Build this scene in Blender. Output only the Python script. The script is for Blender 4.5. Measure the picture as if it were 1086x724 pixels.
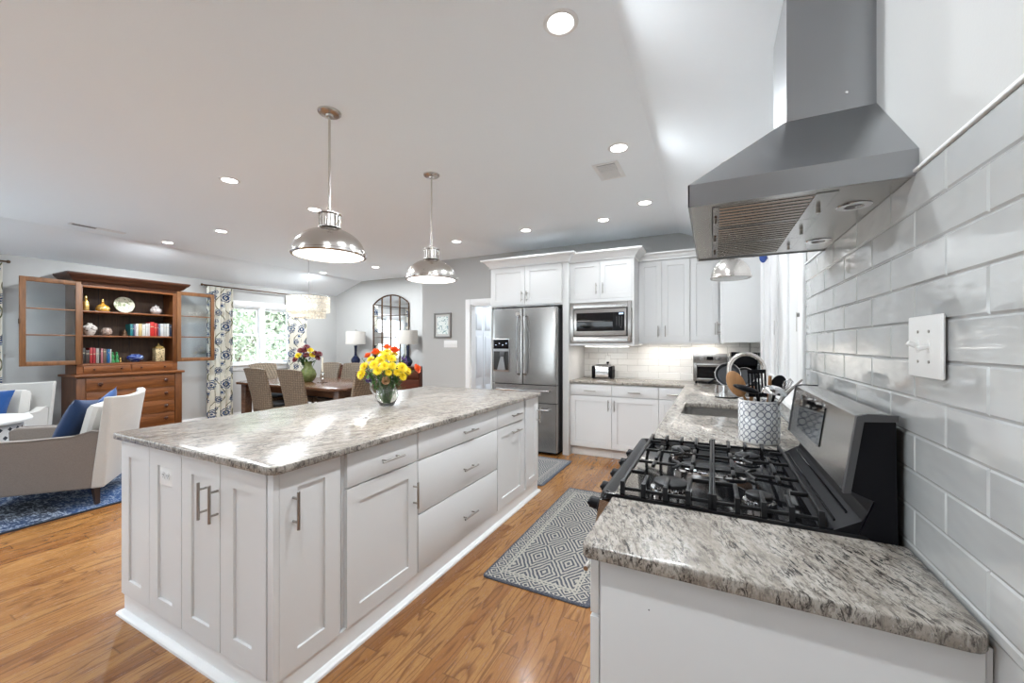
import bpy, bmesh, math, random
from mathutils import Vector, Matrix
from mathutils.geometry import tessellate_polygon
random.seed(7)
PI = math.pi
D = bpy.data; S = bpy.context.scene; COL = S.collection
for o in list(D.objects): D.objects.remove(o)

# ------------------------------------------------------------------ camera, world, light
cam = D.objects.new('camera', D.cameras.new('camera')); COL.objects.link(cam)
cam.location = (0, 0, 1.359); cam.rotation_euler = (PI/2, 0, 0.4659)
cam.data.sensor_width = 36; cam.data.lens = 13.996; cam.data.shift_y = 0.0026; cam.data.clip_start = 0.02
S.camera = cam
S.view_settings.view_transform = 'Standard'; S.view_settings.look = 'None'
S.view_settings.exposure = 0.80; S.view_settings.gamma = 1; S.view_settings.use_curve_mapping = False
wd = D.worlds.new('sky'); S.world = wd; wd.use_nodes = True
wn = wd.node_tree; wn.nodes.clear()
_bg = wn.nodes.new('ShaderNodeBackground'); _wo = wn.nodes.new('ShaderNodeOutputWorld')
_tc = wn.nodes.new('ShaderNodeTexCoord'); _sx = wn.nodes.new('ShaderNodeSeparateXYZ'); _cr = wn.nodes.new('ShaderNodeValToRGB')
_cr.color_ramp.elements[0].position = 0.0; _cr.color_ramp.elements[0].color = (0.90, 0.95, 1.0, 1)
_cr.color_ramp.elements[1].position = 0.7; _cr.color_ramp.elements[1].color = (0.55, 0.75, 1.0, 1)
wn.links.new(_tc.outputs['Generated'], _sx.inputs[0]); wn.links.new(_sx.outputs['Z'], _cr.inputs[0])
wn.links.new(_cr.outputs[0], _bg.inputs[0]); wn.links.new(_bg.outputs[0], _wo.inputs[0])
_bg.inputs[1].default_value = 4.3

def area(name, loc, rot, sx, sy, power, color=(1, 1, 1), portal=False, shape='RECTANGLE', spread=PI):
    l = D.lights.new(name, 'AREA'); l.shape = shape; l.size = sx
    if shape == 'RECTANGLE': l.size_y = sy
    l.energy = power; l.color = color; l.spread = spread
    if portal: l.cycles.is_portal = True
    o = D.objects.new(name, l); COL.objects.link(o); o.location = loc; o.rotation_euler = rot
    return o
WX, XL, YB, YM, YR = 0.3935, -7.67, 5.33, 6.32, -3.2     # right wall, left wall, kitchen back wall, dining back wall, rear wall
# daylight coming in at the windows
area('portal_rear', (-3.55, YR+0.02, 1.10), (PI/2, 0, PI), 1.9, 2.1, 1, portal=True)
area('portal_left_front', (XL+0.01, -0.79, 1.4), (0, -PI/2, 0), 1.3, 3.6, 1, portal=True)
area('portal_left_dining', (XL+0.01, 4.66, 1.53), (0, -PI/2, 0), 1.06, 1.16, 1, portal=True)
area('portal_sink_window', (WX-0.01, 3.155, 1.63), (0, PI/2, 0), 1.1, 1.55, 1, portal=True)

_s = D.lights.new('sun', 'SUN'); _s.energy = 9; _s.angle = 0.01; _s.color = (1, .95, .88); _so = D.objects.new('sun', _s); COL.objects.link(_so); _so.rotation_euler = (-0.62, 0, 0)
# ------------------------------------------------------------------ node helpers / materials
MATS = {}
class NT:
    def __init__(s, name):
        s.m = D.materials.new(name); s.m.use_nodes = True; s.t = s.m.node_tree; s.t.nodes.clear()
        s.out = s.n('ShaderNodeOutputMaterial'); s.b = s.n('ShaderNodeBsdfPrincipled')
        s.l(s.b.outputs[0], s.out.inputs[0]); MATS[name] = s.m
    def n(s, typ, **kw):
        x = s.t.nodes.new(typ)
        for k, v in kw.items(): setattr(x, k, v)
        return x
    def l(s, a, b): s.t.links.new(a, b)
    def put(s, inp, v):
        if isinstance(v, bpy.types.NodeSocket): s.l(v, inp)
        else: inp.default_value = v
    def set(s, **kw):
        names = dict(col='Base Color', rough='Roughness', metal='Metallic', spec='Specular IOR Level', trans='Transmission Weight',
                     ior='IOR', emi='Emission Color', es='Emission Strength', coat='Coat Weight', cr='Coat Roughness', aniso='Anisotropic', sheen='Sheen Weight', normal='Normal', alpha='Alpha', sub='Subsurface Weight')
        for k, v in kw.items():
            if isinstance(v, tuple) and len(v) == 3: v = (*v, 1)
            s.put(s.b.inputs[names[k]], v)
        return s
    def math(s, op, a, b=None, c=None, clamp=False):
        x = s.n('ShaderNodeMath', operation=op); x.use_clamp = clamp
        s.put(x.inputs[0], a)
        if b is not None: s.put(x.inputs[1], b)
        if c is not None: s.put(x.inputs[2], c)
        return x.outputs[0]
    def pos(s, obj=False, scale=(1, 1, 1), rot=(0, 0, 0)):
        mp = s.n('ShaderNodeMapping'); mp.inputs['Scale'].default_value = scale; mp.inputs['Rotation'].default_value = rot
        if obj: s.l(s.n('ShaderNodeTexCoord').outputs['Object'], mp.inputs[0])
        else: s.l(s.n('ShaderNodeNewGeometry').outputs['Position'], mp.inputs[0])
        return mp.outputs[0]
    def noise(s, vec, scale, detail=3, rough=0.5, dist=0.0):
        x = s.n('ShaderNodeTexNoise'); s.l(vec, x.inputs['Vector']); x.inputs['Scale'].default_value = scale
        x.inputs['Detail'].default_value = detail; x.inputs['Roughness'].default_value = rough; x.inputs['Distortion'].default_value = dist
        return x.outputs['Fac']
    def ramp(s, fac, stops, interp='LINEAR'):
        x = s.n('ShaderNodeValToRGB'); x.color_ramp.interpolation = interp; e = x.color_ramp.elements
        while len(e) < len(stops): e.new(0.5)
        for i, (p, c) in enumerate(stops):
            e[i].position = p; e[i].color = (c, c, c, 1) if not isinstance(c, tuple) else (*c, 1)
        s.l(fac, x.inputs[0]); return x.outputs[0]
    def mix(s, fac, a, b, mode='MIX'):
        x = s.n('ShaderNodeMix', data_type='RGBA', blend_type=mode)
        s.put(x.inputs[0], fac)
        for i, v in ((6, a), (7, b)):
            if isinstance(v, tuple) and len(v) == 3: v = (*v, 1)
            s.put(x.inputs[i], v)
        return x.outputs[2]
    def bump(s, h, strength=0.2, dist=0.01):
        x = s.n('ShaderNodeBump'); x.inputs['Strength'].default_value = strength; x.inputs['Distance'].default_value = dist
        s.l(h, x.inputs['Height']); s.l(x.outputs[0], s.b.inputs['Normal']); return s
def srgb(r, g, b):
    f = lambda c: (c/255/12.92) if c/255 <= 0.04045 else ((c/255+0.055)/1.055)**2.4
    return (f(r), f(g), f(b))
def plain(name, col, rough=0.5, metal=0.0, bs=0, bstr=0.1, bd=0.002, **kw):
    m = NT(name); m.set(col=col, rough=rough, metal=metal, **kw)
    if bs: m.bump(m.noise(m.pos(), bs, 3), bstr, bd)
    return m.m
WALLP = plain('wall_paint', (0.46, 0.458, 0.45), 0.7, bs=180, bstr=0.08)
CEILP = plain('ceiling_paint', (0.90, 0.945, 0.985), 0.8, bs=150, bstr=0.08)
TRIMP = plain('white_trim_paint', (0.82, 0.82, 0.82), 0.35)
CABP = plain('white_cabinet_paint', (0.71, 0.71, 0.71), 0.42, bs=60, bstr=0.02)
DOORP = plain('white_door_paint', (0.80, 0.82, 0.85), 0.4)
PLATE = plain('white_plastic', (0.80, 0.80, 0.79), 0.25)
DARKV = plain('dark_void', (0.012, 0.012, 0.012), 0.6)
BLACKP = plain('black_plastic', (0.008, 0.008, 0.010), 0.4, spec=0.12)
BLACKG = plain('black_gloss_enamel', (0.005, 0.005, 0.006), 0.07, spec=0.35)
CASTI = plain('cast_iron', (0.014, 0.014, 0.015), 0.36, spec=0.22, bs=400, bstr=0.15)
CHROME = plain('polished_chrome', (0.75, 0.75, 0.76), 0.12, 1.0)
DGREY = plain('dark_grey_metal', (0.10, 0.10, 0.105), 0.4, 0.6)
BRONZE = plain('bronze_metal', (0.10, 0.055, 0.03), 0.4, 0.7)
GOLD = plain('gold_glaze', (0.75, 0.52, 0.18), 0.25, 0.8)
NAVY = plain('navy_glaze', (0.012, 0.018, 0.05), 0.08)
BLACKF = plain('black_fabric', (0.02, 0.02, 0.022), 0.8)
DKWOOD = plain('dark_leg_wood', (0.03, 0.016, 0.012), 0.35)
def brushed(name, col, rough, sc):
    m = NT(name); v = m.pos(scale=sc); n = m.noise(v, 1.0, 2)
    m.set(col=col, metal=1.0, rough=m.math('ADD', m.math('MULTIPLY', n, 0.03), rough-0.01))
    return m.m
STEEL = brushed('brushed_steel_vertical_grain', (0.36, 0.365, 0.375), 0.28, (3, 3, 500))
STEELH = brushed('brushed_steel_long_grain', (0.45, 0.44, 0.43), 0.26, (500, 3, 500))
FRIDGE = brushed('fridge_steel', (0.38, 0.37, 0.36), 0.22, (260, 260, 3))
NICKEL = brushed('brushed_nickel', (0.56, 0.53, 0.50), 0.24, (6, 6, 200))
HANDLE = plain('satin_nickel', (0.42, 0.40, 0.375), 0.28, 1.0)
def granite(name, ang):
    m = NT(name); r0 = m.pos(rot=(0.0, 0.0, ang))
    def stretched(k):
        mp = m.n('ShaderNodeMapping'); mp.inputs['Scale'].default_value = (1.0, k, 1.3); m.l(r0, mp.inputs[0]); return mp.outputs[0]
    v = stretched(2.6); v2 = stretched(3.6)
    warp = m.noise(v, 6.0, 5, 0.6, 1.2)
    a = m.ramp(warp, [(0.30, (0.21, 0.18, 0.15)), (0.46, (0.35, 0.315, 0.275)), (0.62, (0.42, 0.39, 0.35)), (0.8, (0.29, 0.268, 0.242))])
    n2 = m.noise(v, 38, 7, 0.72, 0.8)
    b = m.mix(m.ramp(n2, [(0.49, 0.0), (0.60, 0.85)]), a, (0.18, 0.155, 0.135))
    n3 = m.noise(v2, 27, 9, 0.76, 1.1); n4 = m.noise(v, 8, 3, 0.5)
    dk = m.math('MULTIPLY', m.ramp(n3, [(0.505, 0.0), (0.565, 1.0)]), m.ramp(n4, [(0.36, 0.2), (0.56, 1.0)]))
    c = m.mix(dk, b, (0.045, 0.039, 0.035))
    wn_ = m.noise(v, 80, 3, 0.6)
    c = m.mix(m.ramp(wn_, [(0.60, 0.0), (0.70, 0.5)]), c, (0.52, 0.50, 0.475))
    m.set(col=c, rough=m.math('ADD', m.math('MULTIPLY', n2, 0.16), 0.14), spec=0.45)
    m.bump(n2, 0.05, 0.001); return m.m
GRANITE = granite('granite_island', -1.13); GRANITE2 = granite('granite_counter', 1.22)
def oak_floor():
    m = NT('oak_strip_floor'); geo = m.n('ShaderNodeNewGeometry'); sp = m.n('ShaderNodeSeparateXYZ'); m.l(geo.outputs['Position'], sp.inputs[0])
    W = 0.083
    xs = m.math('DIVIDE', sp.outputs[0], W); ix = m.math('FLOOR', xs); fx = m.math('SUBTRACT', xs, ix)
    w1 = m.n('ShaderNodeTexWhiteNoise', noise_dimensions='1D'); m.l(ix, w1.inputs['W'])
    yo = m.math('ADD', m.math('DIVIDE', sp.outputs[1], 1.35), m.math('MULTIPLY', w1.outputs['Value'], 7.3))
    iy = m.math('FLOOR', yo); fy = m.math('SUBTRACT', yo, iy)
    cb = m.n('ShaderNodeCombineXYZ'); m.l(ix, cb.inputs[0]); m.l(iy, cb.inputs[1])
    w2 = m.n('ShaderNodeTexWhiteNoise', noise_dimensions='3D'); m.l(cb.outputs[0], w2.inputs['Vector'])
    tone = m.ramp(w2.outputs['Value'], [(0.0, srgb(138, 90, 46)), (0.35, srgb(164, 115, 63)), (0.7, srgb(176, 128, 75)), (1.0, srgb(152, 102, 54))])
    # grain in plank space, shifted per plank
    cg = m.n('ShaderNodeCombineXYZ')
    m.l(m.math('ADD', m.math('MULTIPLY', sp.outputs[0], 1.0), m.math('MULTIPLY', w2.outputs['Value'], 37.0)), cg.inputs[0])
    m.l(m.math('MULTIPLY', sp.outputs[1], 0.10), cg.inputs[1]); m.l(m.math('MULTIPLY', w2.outputs['Value'], 9.0), cg.inputs[2])
    broad = m.noise(cg.outputs[0], 9, 2, 0.4, 0.3)
    rings = m.math('FRACT', m.math('MULTIPLY', broad, 13.0))
    rl = m.ramp(rings, [(0.0, 0.0), (0.30, 1.0), (0.92, 1.0), (1.0, 0.0)])
    fine = m.noise(cg.outputs[0], 170, 4, 0.7, 0.2)
    col = m.mix(m.ramp(rl, [(0.0, 0.8), (1.0, 0.0)]), tone, srgb(100, 56, 22))
    col = m.mix(m.ramp(fine, [(0.42, 0.0), (0.70, 0.6)]), col, srgb(112, 66, 32))
    e = m.math('MINIMUM', fx, m.math('SUBTRACT', 1.0, fx)); seam = m.ramp(e, [(0.0, 1.0), (0.02, 0.0)])
    e2 = m.math('MINIMUM', fy, m.math('SUBTRACT', 1.0, fy)); seam2 = m.ramp(e2, [(0.0, 1.0), (0.0012, 0.0)])
    sm = m.math('MAXIMUM', seam, seam2)
    col = m.mix(m.math('MULTIPLY', sm, 0.6), col, srgb(88, 50, 22))
    m.set(col=col, rough=m.math('ADD', m.math('MULTIPLY', fine, 0.12), 0.20), spec=0.5, coat=0.25, cr=0.12)
    m.bump(m.math('SUBTRACT', fine, m.math('MULTIPLY', sm, 2.0)), 0.06, 0.001); return m.m
OAK = oak_floor()
def wood(name, c1, c2, axis=0, sc=1.0, rough=0.4, obj=False):
    m = NT(name); s3 = [14*sc]*3; s3[axis] = 1.2*sc
    n = m.noise(m.pos(obj=obj, scale=tuple(s3)), 1.6, 5, 0.6, 1.2); n2 = m.noise(m.pos(obj=obj, scale=tuple(x*6 for x in s3)), 1.2, 3)
    c = m.mix(m.ramp(n, [(0.3, 0.0), (0.7, 1.0)]), c1, c2); c = m.mix(m.ramp(n2, [(0.5, 0.0), (0.8, 0.5)]), c, tuple(x*0.5 for x in c1))
    m.set(col=c, rough=rough); m.bump(n2, 0.08, 0.001); return m.m
HUTCHW = wood('antique_pine_wood', srgb(84, 45, 18), srgb(136, 80, 36), 1, rough=0.4)
HUTCHV = wood('antique_pine_stile', srgb(76, 42, 18), srgb(118, 70, 33), 2, rough=0.4)
HUTCHD = wood('dark_pine_back_boards', srgb(62, 44, 32), srgb(84, 62, 46), 2, rough=0.6)
DOORW = wood('light_pine_door_frame', srgb(98, 62, 34), srgb(132, 88, 50), 2, rough=0.45)
CORNW = wood('dark_cornice_wood', srgb(52, 30, 20), srgb(84, 48, 30), 1, rough=0.35)
TABLEW = wood('dining_table_wood', srgb(74, 50, 36), srgb(106, 74, 54), 0, rough=0.22)
SIDEW = wood('sideboard_wood', srgb(70, 34, 24), srgb(98, 52, 36), 0, rough=0.3)
SPOONW = wood('utensil_wood', srgb(142, 98, 58), srgb(184, 138, 92), 2, rough=0.5)
def linen(name, col, rough=0.9, sc=900, amt=0.18, darker=0.75):
    m = NT(name); v = m.pos(obj=True)
    a = m.noise(m.pos(obj=True, scale=(1, 1, 14)), sc*0.12, 2); b = m.noise(m.pos(obj=True, scale=(9, 9, 1)), sc*0.12, 2)
    f = m.math('MULTIPLY', m.math('ADD', a, b), 0.5)
    m.set(col=m.mix(m.ramp(f, [(0.4, 1.0), (0.6, 0.0)]), col, tuple(c*darker for c in col)), rough=rough, sheen=0.2); m.bump(f, 0.35, 0.002); return m.m
LINEN = linen('oatmeal_linen', srgb(126, 116, 108), darker=0.72)
LINENL = linen('pale_grey_linen', srgb(192, 189, 184), darker=0.85)
LSHADE = linen('lamp_shade_linen', srgb(200, 195, 188), darker=0.92)
BLUEF = linen('cobalt_blue_velvet', srgb(10, 66, 128))
BLUEF2 = linen('deep_blue_velvet', srgb(14, 46, 86))
WHITEF = linen('white_fabric', srgb(205, 205, 202), darker=0.9)
def wicker():
    m = NT('woven_rattan'); tc = m.n('ShaderNodeTexCoord'); sp = m.n('ShaderNodeSeparateXYZ'); m.l(tc.outputs['Object'], sp.inputs[0])
    cell = 0.032
    hz = m.math('DIVIDE', sp.outputs[2], cell); xx = m.math('DIVIDE', m.math('ADD', sp.outputs[0], sp.outputs[1]), cell*1.35)
    ch = m.math('MODULO', m.math('ADD', m.math('FLOOR', hz), m.math('FLOOR', xx)), 2.0); ch = m.math('ABSOLUTE', ch)
    wz = m.math('ABSOLUTE', m.math('SINE', m.math('MULTIPLY', hz, PI))); wx = m.math('ABSOLUTE', m.math('SINE', m.math('MULTIPLY', xx, PI)))
    h = m.math('ADD', m.math('MULTIPLY', wz, ch), m.math('MULTIPLY', wx, m.math('SUBTRACT', 1.0, ch)))
    n = m.noise(tc.outputs['Object'], 60, 3)
    c = m.mix(h, srgb(50, 42, 35), srgb(148, 130, 108)); c = m.mix(m.ramp(n, [(0.4, 0.0), (0.65, 0.7)]), c, srgb(92, 80, 68))
    m.set(col=c, rough=0.6); m.bump(h, 0.6, 0.004); return m.m
WICKER = wicker()
def glass(name, tint=(1, 1, 1), gloss=0.1, rough=0.0):
    m = NT(name); m.t.nodes.remove(m.b)
    tr = m.n('ShaderNodeBsdfTransparent'); tr.inputs[0].default_value = (*tint, 1)
    gl = m.n('ShaderNodeBsdfGlossy'); gl.inputs['Roughness'].default_value = rough
    fr = m.n('ShaderNodeFresnel'); fr.inputs[0].default_value = 1.5
    gm_ = m.n('ShaderNodeNewGeometry'); mx = m.n('ShaderNodeMixShader'); f = m.math('MULTIPLY', m.math('ADD', fr.outputs[0], gloss, clamp=True), m.math('SUBTRACT', 1.0, gm_.outputs['Backfacing'])); m.l(f, mx.inputs[0])
    m.l(tr.outputs[0], mx.inputs[1]); m.l(gl.outputs[0], mx.inputs[2]); m.l(mx.outputs[0], m.out.inputs[0]); return m.m
PANE = glass('window_glass', (0.95, 0.97, 0.97), 0.02)
OLDPANE = glass('cabinet_glass', (0.86, 0.90, 0.92), 0.12, 0.06)
CRYSTAL = NT('clear_crystal').set(col=(1, 1, 1), rough=0.02, trans=1.0, ior=1.45).m
def emit(name, col, st):
    m = NT(name); m.set(col=(0.8, 0.8, 0.8), emi=col, es=st); return m.m
LEDW = emit('led_lens', (1, 0.97, 0.92), 9.0)
PENDE = emit('lit_pendant_diffuser', (1, 0.98, 0.95), 2.4)
FROST = plain('unlit_frosted_diffuser', (0.72, 0.74, 0.74), 0.35)
MIRROR = plain('mirror_silver', (0.80, 0.82, 0.83), 0.015, 1.0)
TILE = NT('glossy_grey_white_tile'); TILE.set(col=(0.46, 0.47, 0.468), rough=0.05, spec=0.6, coat=0.6, cr=0.03)
TILE.bump(TILE.noise(TILE.pos(scale=(8, 6, 16)), 1.0, 2), 0.45, 0.012); TILE = TILE.m
GROUT = plain('grey_grout', (0.27, 0.27, 0.265), 0.8)
BTILE = plain('white_long_tile', (0.78, 0.775, 0.76), 0.12)
LEAF = plain('leaf_green', (0.06, 0.17, 0.03), 0.5)
LEAFD = plain('dark_leaf_green', (0.03, 0.09, 0.02), 0.5)
YEL = plain('yellow_petal', (0.80, 0.60, 0.010), 0.6); YELC = plain('flower_centre', (0.55, 0.42, 0.02), 0.7)
ORG = plain('orange_petal', (0.85, 0.14, 0.03), 0.5); PUR = plain('purple_petal', (0.07, 0.02, 0.16), 0.6); MAR = plain('maroon_petal', (0.15, 0.01, 0.02), 0.6)
PINK = plain('peach_petal', (0.80, 0.55, 0.32), 0.6)
GREENG = NT('mottled_green_glaze'); GREENG.set(col=GREENG.mix(GREENG.noise(GREENG.pos(), 25, 3), (0.045, 0.075, 0.012), (0.22, 0.24, 0.10)), rough=0.15); GREENG = GREENG.m

# ------------------------------------------------------------------ mesh building
FRAMES = {}
def frame_of(o): return FRAMES.get(o.name, Matrix.Identity(4))
def empty(name, loc=(0, 0, 0), rz=0.0, label=None, cat=None, group=None):
    o = D.objects.new(name, None); COL.objects.link(o); o.location = loc; o.rotation_euler = (0, 0, rz); o.empty_display_size = 0.1
    FRAMES[o.name] = Matrix.Translation(Vector(loc)) @ Matrix.Rotation(rz, 4, 'Z')
    return tag(o, label, cat, group)
def tag(o, label=None, cat=None, group=None, kind=None):
    if label: o['label'] = label
    if cat: o['category'] = cat
    if group: o['group'] = group
    if kind: o['kind'] = kind
    return o
def rot(ax, a): return Matrix.Rotation(a, 4, ax)
def T(*v): return Matrix.Translation(Vector(v))
class MB:
    def __init__(s, M=None): s.bm = bmesh.new(); s.M = M or Matrix.Identity(4); s.mi = 0
    def _add(s, verts, faces, mi=None):
        vs = [s.bm.verts.new(s.M @ Vector(v)) for v in verts]
        for f in faces:
            try: fc = s.bm.faces.new([vs[i] for i in f]); fc.material_index = s.mi if mi is None else mi
            except ValueError: pass
        return vs
    def box(s, x0, x1, y0, y1, z0, z1, bev=0.0, mi=None):
        if x1 < x0: x0, x1 = x1, x0
        if y1 < y0: y0, y1 = y1, y0
        if z1 < z0: z0, z1 = z1, z0
        if bev <= 0:
            s._add([(x0,y0,z0),(x1,y0,z0),(x1,y1,z0),(x0,y1,z0),(x0,y0,z1),(x1,y0,z1),(x1,y1,z1),(x0,y1,z1)],
                   [(3,2,1,0),(4,5,6,7),(0,1,5,4),(1,2,6,5),(2,3,7,6),(3,0,4,7)], mi)
        else:
            b = min(bev, (x1-x0)*.45, (y1-y0)*.45, (z1-z0)*.45); V = []; F = []
            def rr(z, i):
                return [(x0+i+b,y0+i,z),(x1-i-b,y0+i,z),(x1-i,y0+i+b,z),(x1-i,y1-i-b,z),(x1-i-b,y1-i,z),(x0+i+b,y1-i,z),(x0+i,y1-i-b,z),(x0+i,y0+i+b,z)]
            rings = [(z0, b*0.999), (z0+b*.3, b*.3), (z0+b, 0), (z1-b, 0), (z1-b*.3, b*.3), (z1, b*0.999)]
            for z, i in rings:
                q = min(i, b)
                V += [(x0+b, y0+q, z), (x1-b, y0+q, z), (x1-q, y0+b, z), (x1-q, y1-b, z), (x1-b, y1-q, z), (x0+b, y1-q, z), (x0+q, y1-b, z), (x0+q, y0+b, z)]
            n = len(rings)
            for k in range(n-1):
                for j in range(8): F.append((k*8+j, k*8+(j+1)%8, k*8+8+(j+1)%8, k*8+8+j))
            F.append(tuple(range(7, -1, -1))); F.append(tuple(range((n-1)*8, n*8)))
            s._add(V, F, mi)
        return s
    def cyl(s, p0, p1, r, n=12, r1=None, caps=True, mi=None): return s.tube([p0, p1], [r, r if r1 is None else r1], n, caps, mi)
    def tube(s, pts, r, n=8, caps=True, mi=None, closed=False):
        pts = [Vector(p) for p in pts]; k = len(pts)
        if not isinstance(r, (list, tuple)): r = [r]*k
        up = None; V = []
        for i, p in enumerate(pts):
            if closed: d = pts[(i+1) % k]-pts[i-1]
            else: d = (pts[min(i+1, k-1)]-pts[max(i-1, 0)])
            d.normalize()
            if up is None:
                up = Vector((0, 0, 1)) if abs(d.z) < 0.9 else Vector((1, 0, 0))
            a = d.cross(up)
            if a.length < 1e-5: a = d.cross(Vector((0.3, 1, 0.2)))
            a.normalize(); b = a.cross(d).normalized(); up = b
            for j in range(n):
                t = 2*PI*j/n; V.append(p+a*math.cos(t)*r[i]+b*math.sin(t)*r[i])
        F = []
        for i in range(k if closed else k-1):
            i2 = (i+1) % k
            for j in range(n): F.append((i*n+j, i*n+(j+1) % n, i2*n+(j+1) % n, i2*n+j))
        if caps and not closed: F.append(tuple(range(n-1, -1, -1))); F.append(tuple(range((k-1)*n, k*n)))
        s._add(V, F, mi); return s
    def lathe(s, prof, c=(0, 0, 0), n=24, mi=None, sx=1.0, sy=1.0, caps=True):
        V = []; F = []; k = len(prof)
        for r, z in prof:
            for j in range(n):
                t = 2*PI*j/n; V.append((c[0]+r*math.cos(t)*sx, c[1]+r*math.sin(t)*sy, c[2]+z))
        for i in range(k-1):
            for j in range(n): F.append((i*n+j, i*n+(j+1) % n, (i+1)*n+(j+1) % n, (i+1)*n+j))
        if caps:
            if prof[0][0] > 1e-6: F.append(tuple(range(n-1, -1, -1)))
            if prof[-1][0] > 1e-6: F.append(tuple(range((k-1)*n, k*n)))
        s._add(V, F, mi); return s
    def prism(s, poly, a0, a1, axis='y', mi=None):     # poly of 2D points, extruded along axis
        def P(u, w, a): return (u, a, w) if axis == 'y' else ((a, u, w) if axis == 'x' else (u, w, a))
        n = len(poly); V = [P(u, w, a0) for u, w in poly]+[P(u, w, a1) for u, w in poly]
        F = [tuple(range(n)), tuple(range(2*n-1, n-1, -1))]+[(i, i+n, (i+1) % n+n, (i+1) % n) for i in range(n)]
        s._add(V, F, mi); return s
    def ball(s, c, r, n=12, m=8, sz=1.0, mi=None):
        return s.lathe([(r*math.sin(PI*i/m), -r*sz*math.cos(PI*i/m)) for i in range(m+1)], c, n, mi, caps=False)
    def grid(s, nu, nv, fn, mi=None):
        V = [fn(i/nu, j/nv) for j in range(nv+1) for i in range(nu+1)]; W = nu+1
        F = [(j*W+i, j*W+i+1, j*W+W+i+1, j*W+W+i) for j in range(nv) for i in range(nu)]
        s._add(V, F, mi); return s
    def build(s, name, mat, parent=None, local=False, angle=32, weld=True, flat=False):
        bm = s.bm
        if weld: bmesh.ops.remove_doubles(bm, verts=bm.verts, dist=1e-5)
        bmesh.ops.recalc_face_normals(bm, faces=bm.faces)
        if parent is not None and not local: bm.transform(frame_of(parent).inverted())
        off = None
        if parent is None and not local and bm.verts:
            xs = [v.co.x for v in bm.verts]; ys = [v.co.y for v in bm.verts]; zs = [v.co.z for v in bm.verts]
            off = Vector(((min(xs)+max(xs))/2, (min(ys)+max(ys))/2, min(zs))); bm.transform(Matrix.Translation(-off))
        me = D.meshes.new(name); bm.to_mesh(me); bm.free()
        for mt in (mat if isinstance(mat, (list, tuple)) else [mat]): me.materials.append(mt)
        if not flat:
            for p in me.polygons: p.use_smooth = True
            me.set_sharp_from_angle(angle=math.radians(angle))
        o = D.objects.new(name, me); COL.objects.link(o)
        if off is not None: o.location = off; FRAMES[o.name] = Matrix.Translation(off)
        if parent is not None: o.parent = parent; FRAMES[o.name] = frame_of(parent)
        return o
def copy_tree(o, parent=None):
    c = o.copy(); COL.objects.link(c); c.parent = parent
    for ch in list(o.children): copy_tree(ch, c)
    return c
def solidify(o, t, offset=0.0):
    md = o.modifiers.new('thickness', 'SOLIDIFY'); md.thickness = t; md.offset = offset; return o
def subsurf(o, n=1):
    md = o.modifiers.new('smooth', 'SUBSURF'); md.levels = n; md.render_levels = n; return o
def text(name, body, size, M, mat, parent, depth=0.0006):
    cu = D.curves.new(name, 'FONT'); cu.body = body; cu.size = size; cu.extrude = depth; cu.align_x = 'CENTER'; cu.align_y = 'CENTER'
    tmp = D.objects.new('tmp', cu); COL.objects.link(tmp); bpy.context.view_layer.update()
    me = D.meshes.new_from_object(tmp); D.objects.remove(tmp); me.name = name
    me.transform(frame_of(parent).inverted() @ M); me.materials.clear(); me.materials.append(mat)
    o = D.objects.new(name, me); COL.objects.link(o); o.parent = parent; FRAMES[o.name] = frame_of(parent); return o
# matrices of faces: local x to the right as seen, y into the object, z up
def face_cam(x, y, z=0): return T(x, y, z)                        # looks towards -y
def face_px(x, y, z=0): return T(x, y, z) @ rot('Z', PI/2)        # looks towards +x
def face_mx(x, y, z=0): return T(x, y, z) @ rot('Z', -PI/2)       # looks towards -x
def shaker(M, w, z0, z1, mat, parent, name='door', rail=0.065, th=0.02):
    m = MB(M); g = 0.0015; x0, x1 = g, w-g; z0 += g; z1 -= g
    # front frame with recessed panel
    r = rail; d = 0.009; e = 0.002
    V = [(x0,0,z0),(x1,0,z0),(x1,0,z1),(x0,0,z1), (x0+r,0,z0+r),(x1-r,0,z0+r),(x1-r,0,z1-r),(x0+r,0,z1-r),
         (x0+r+e,d,z0+r+e),(x1-r-e,d,z0+r+e),(x1-r-e,d,z1-r-e),(x0+r+e,d,z1-r-e),(x0,th,z0),(x1,th,z0),(x1,th,z1),(x0,th,z1)]
    F = []
    for i in range(4):
        j = (i+1) % 4; F += [(i, j, 4+j, 4+i), (4+i, 4+j, 8+j, 8+i), (12+i, 12+j, j, i)]
    F += [(8, 9, 10, 11), (15, 14, 13, 12)]
    m._add(V, F); return m.build(name, mat, parent)
def slab(M, w, z0, z1, mat, parent, name='drawer_front', th=0.02):
    return MB(M).box(0.0015, w-0.0015, 0, th, z0+0.0015, z1-0.0015, bev=0.0015).build(name, mat, parent)
def pull(M, cx, cz, L, vert, parent, mat=None, name='handle', so=0.032, r=0.006):
    m = MB(M); h = L/2
    a, b = ((cx, -so, cz-h), (cx, -so, cz+h)) if vert else ((cx-h, -so, cz), (cx+h, -so, cz))
    m.cyl(a, b, r, 12)
    for sgn in (-1, 1):
        q = h*0.62*sgn
        p = (cx, -so, cz+q) if vert else (cx+q, -so, cz)
        m.cyl(p, (p[0], 0.001, p[2]), r*0.8, 10)
    return m.build(name, mat or HANDLE, parent)
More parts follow.
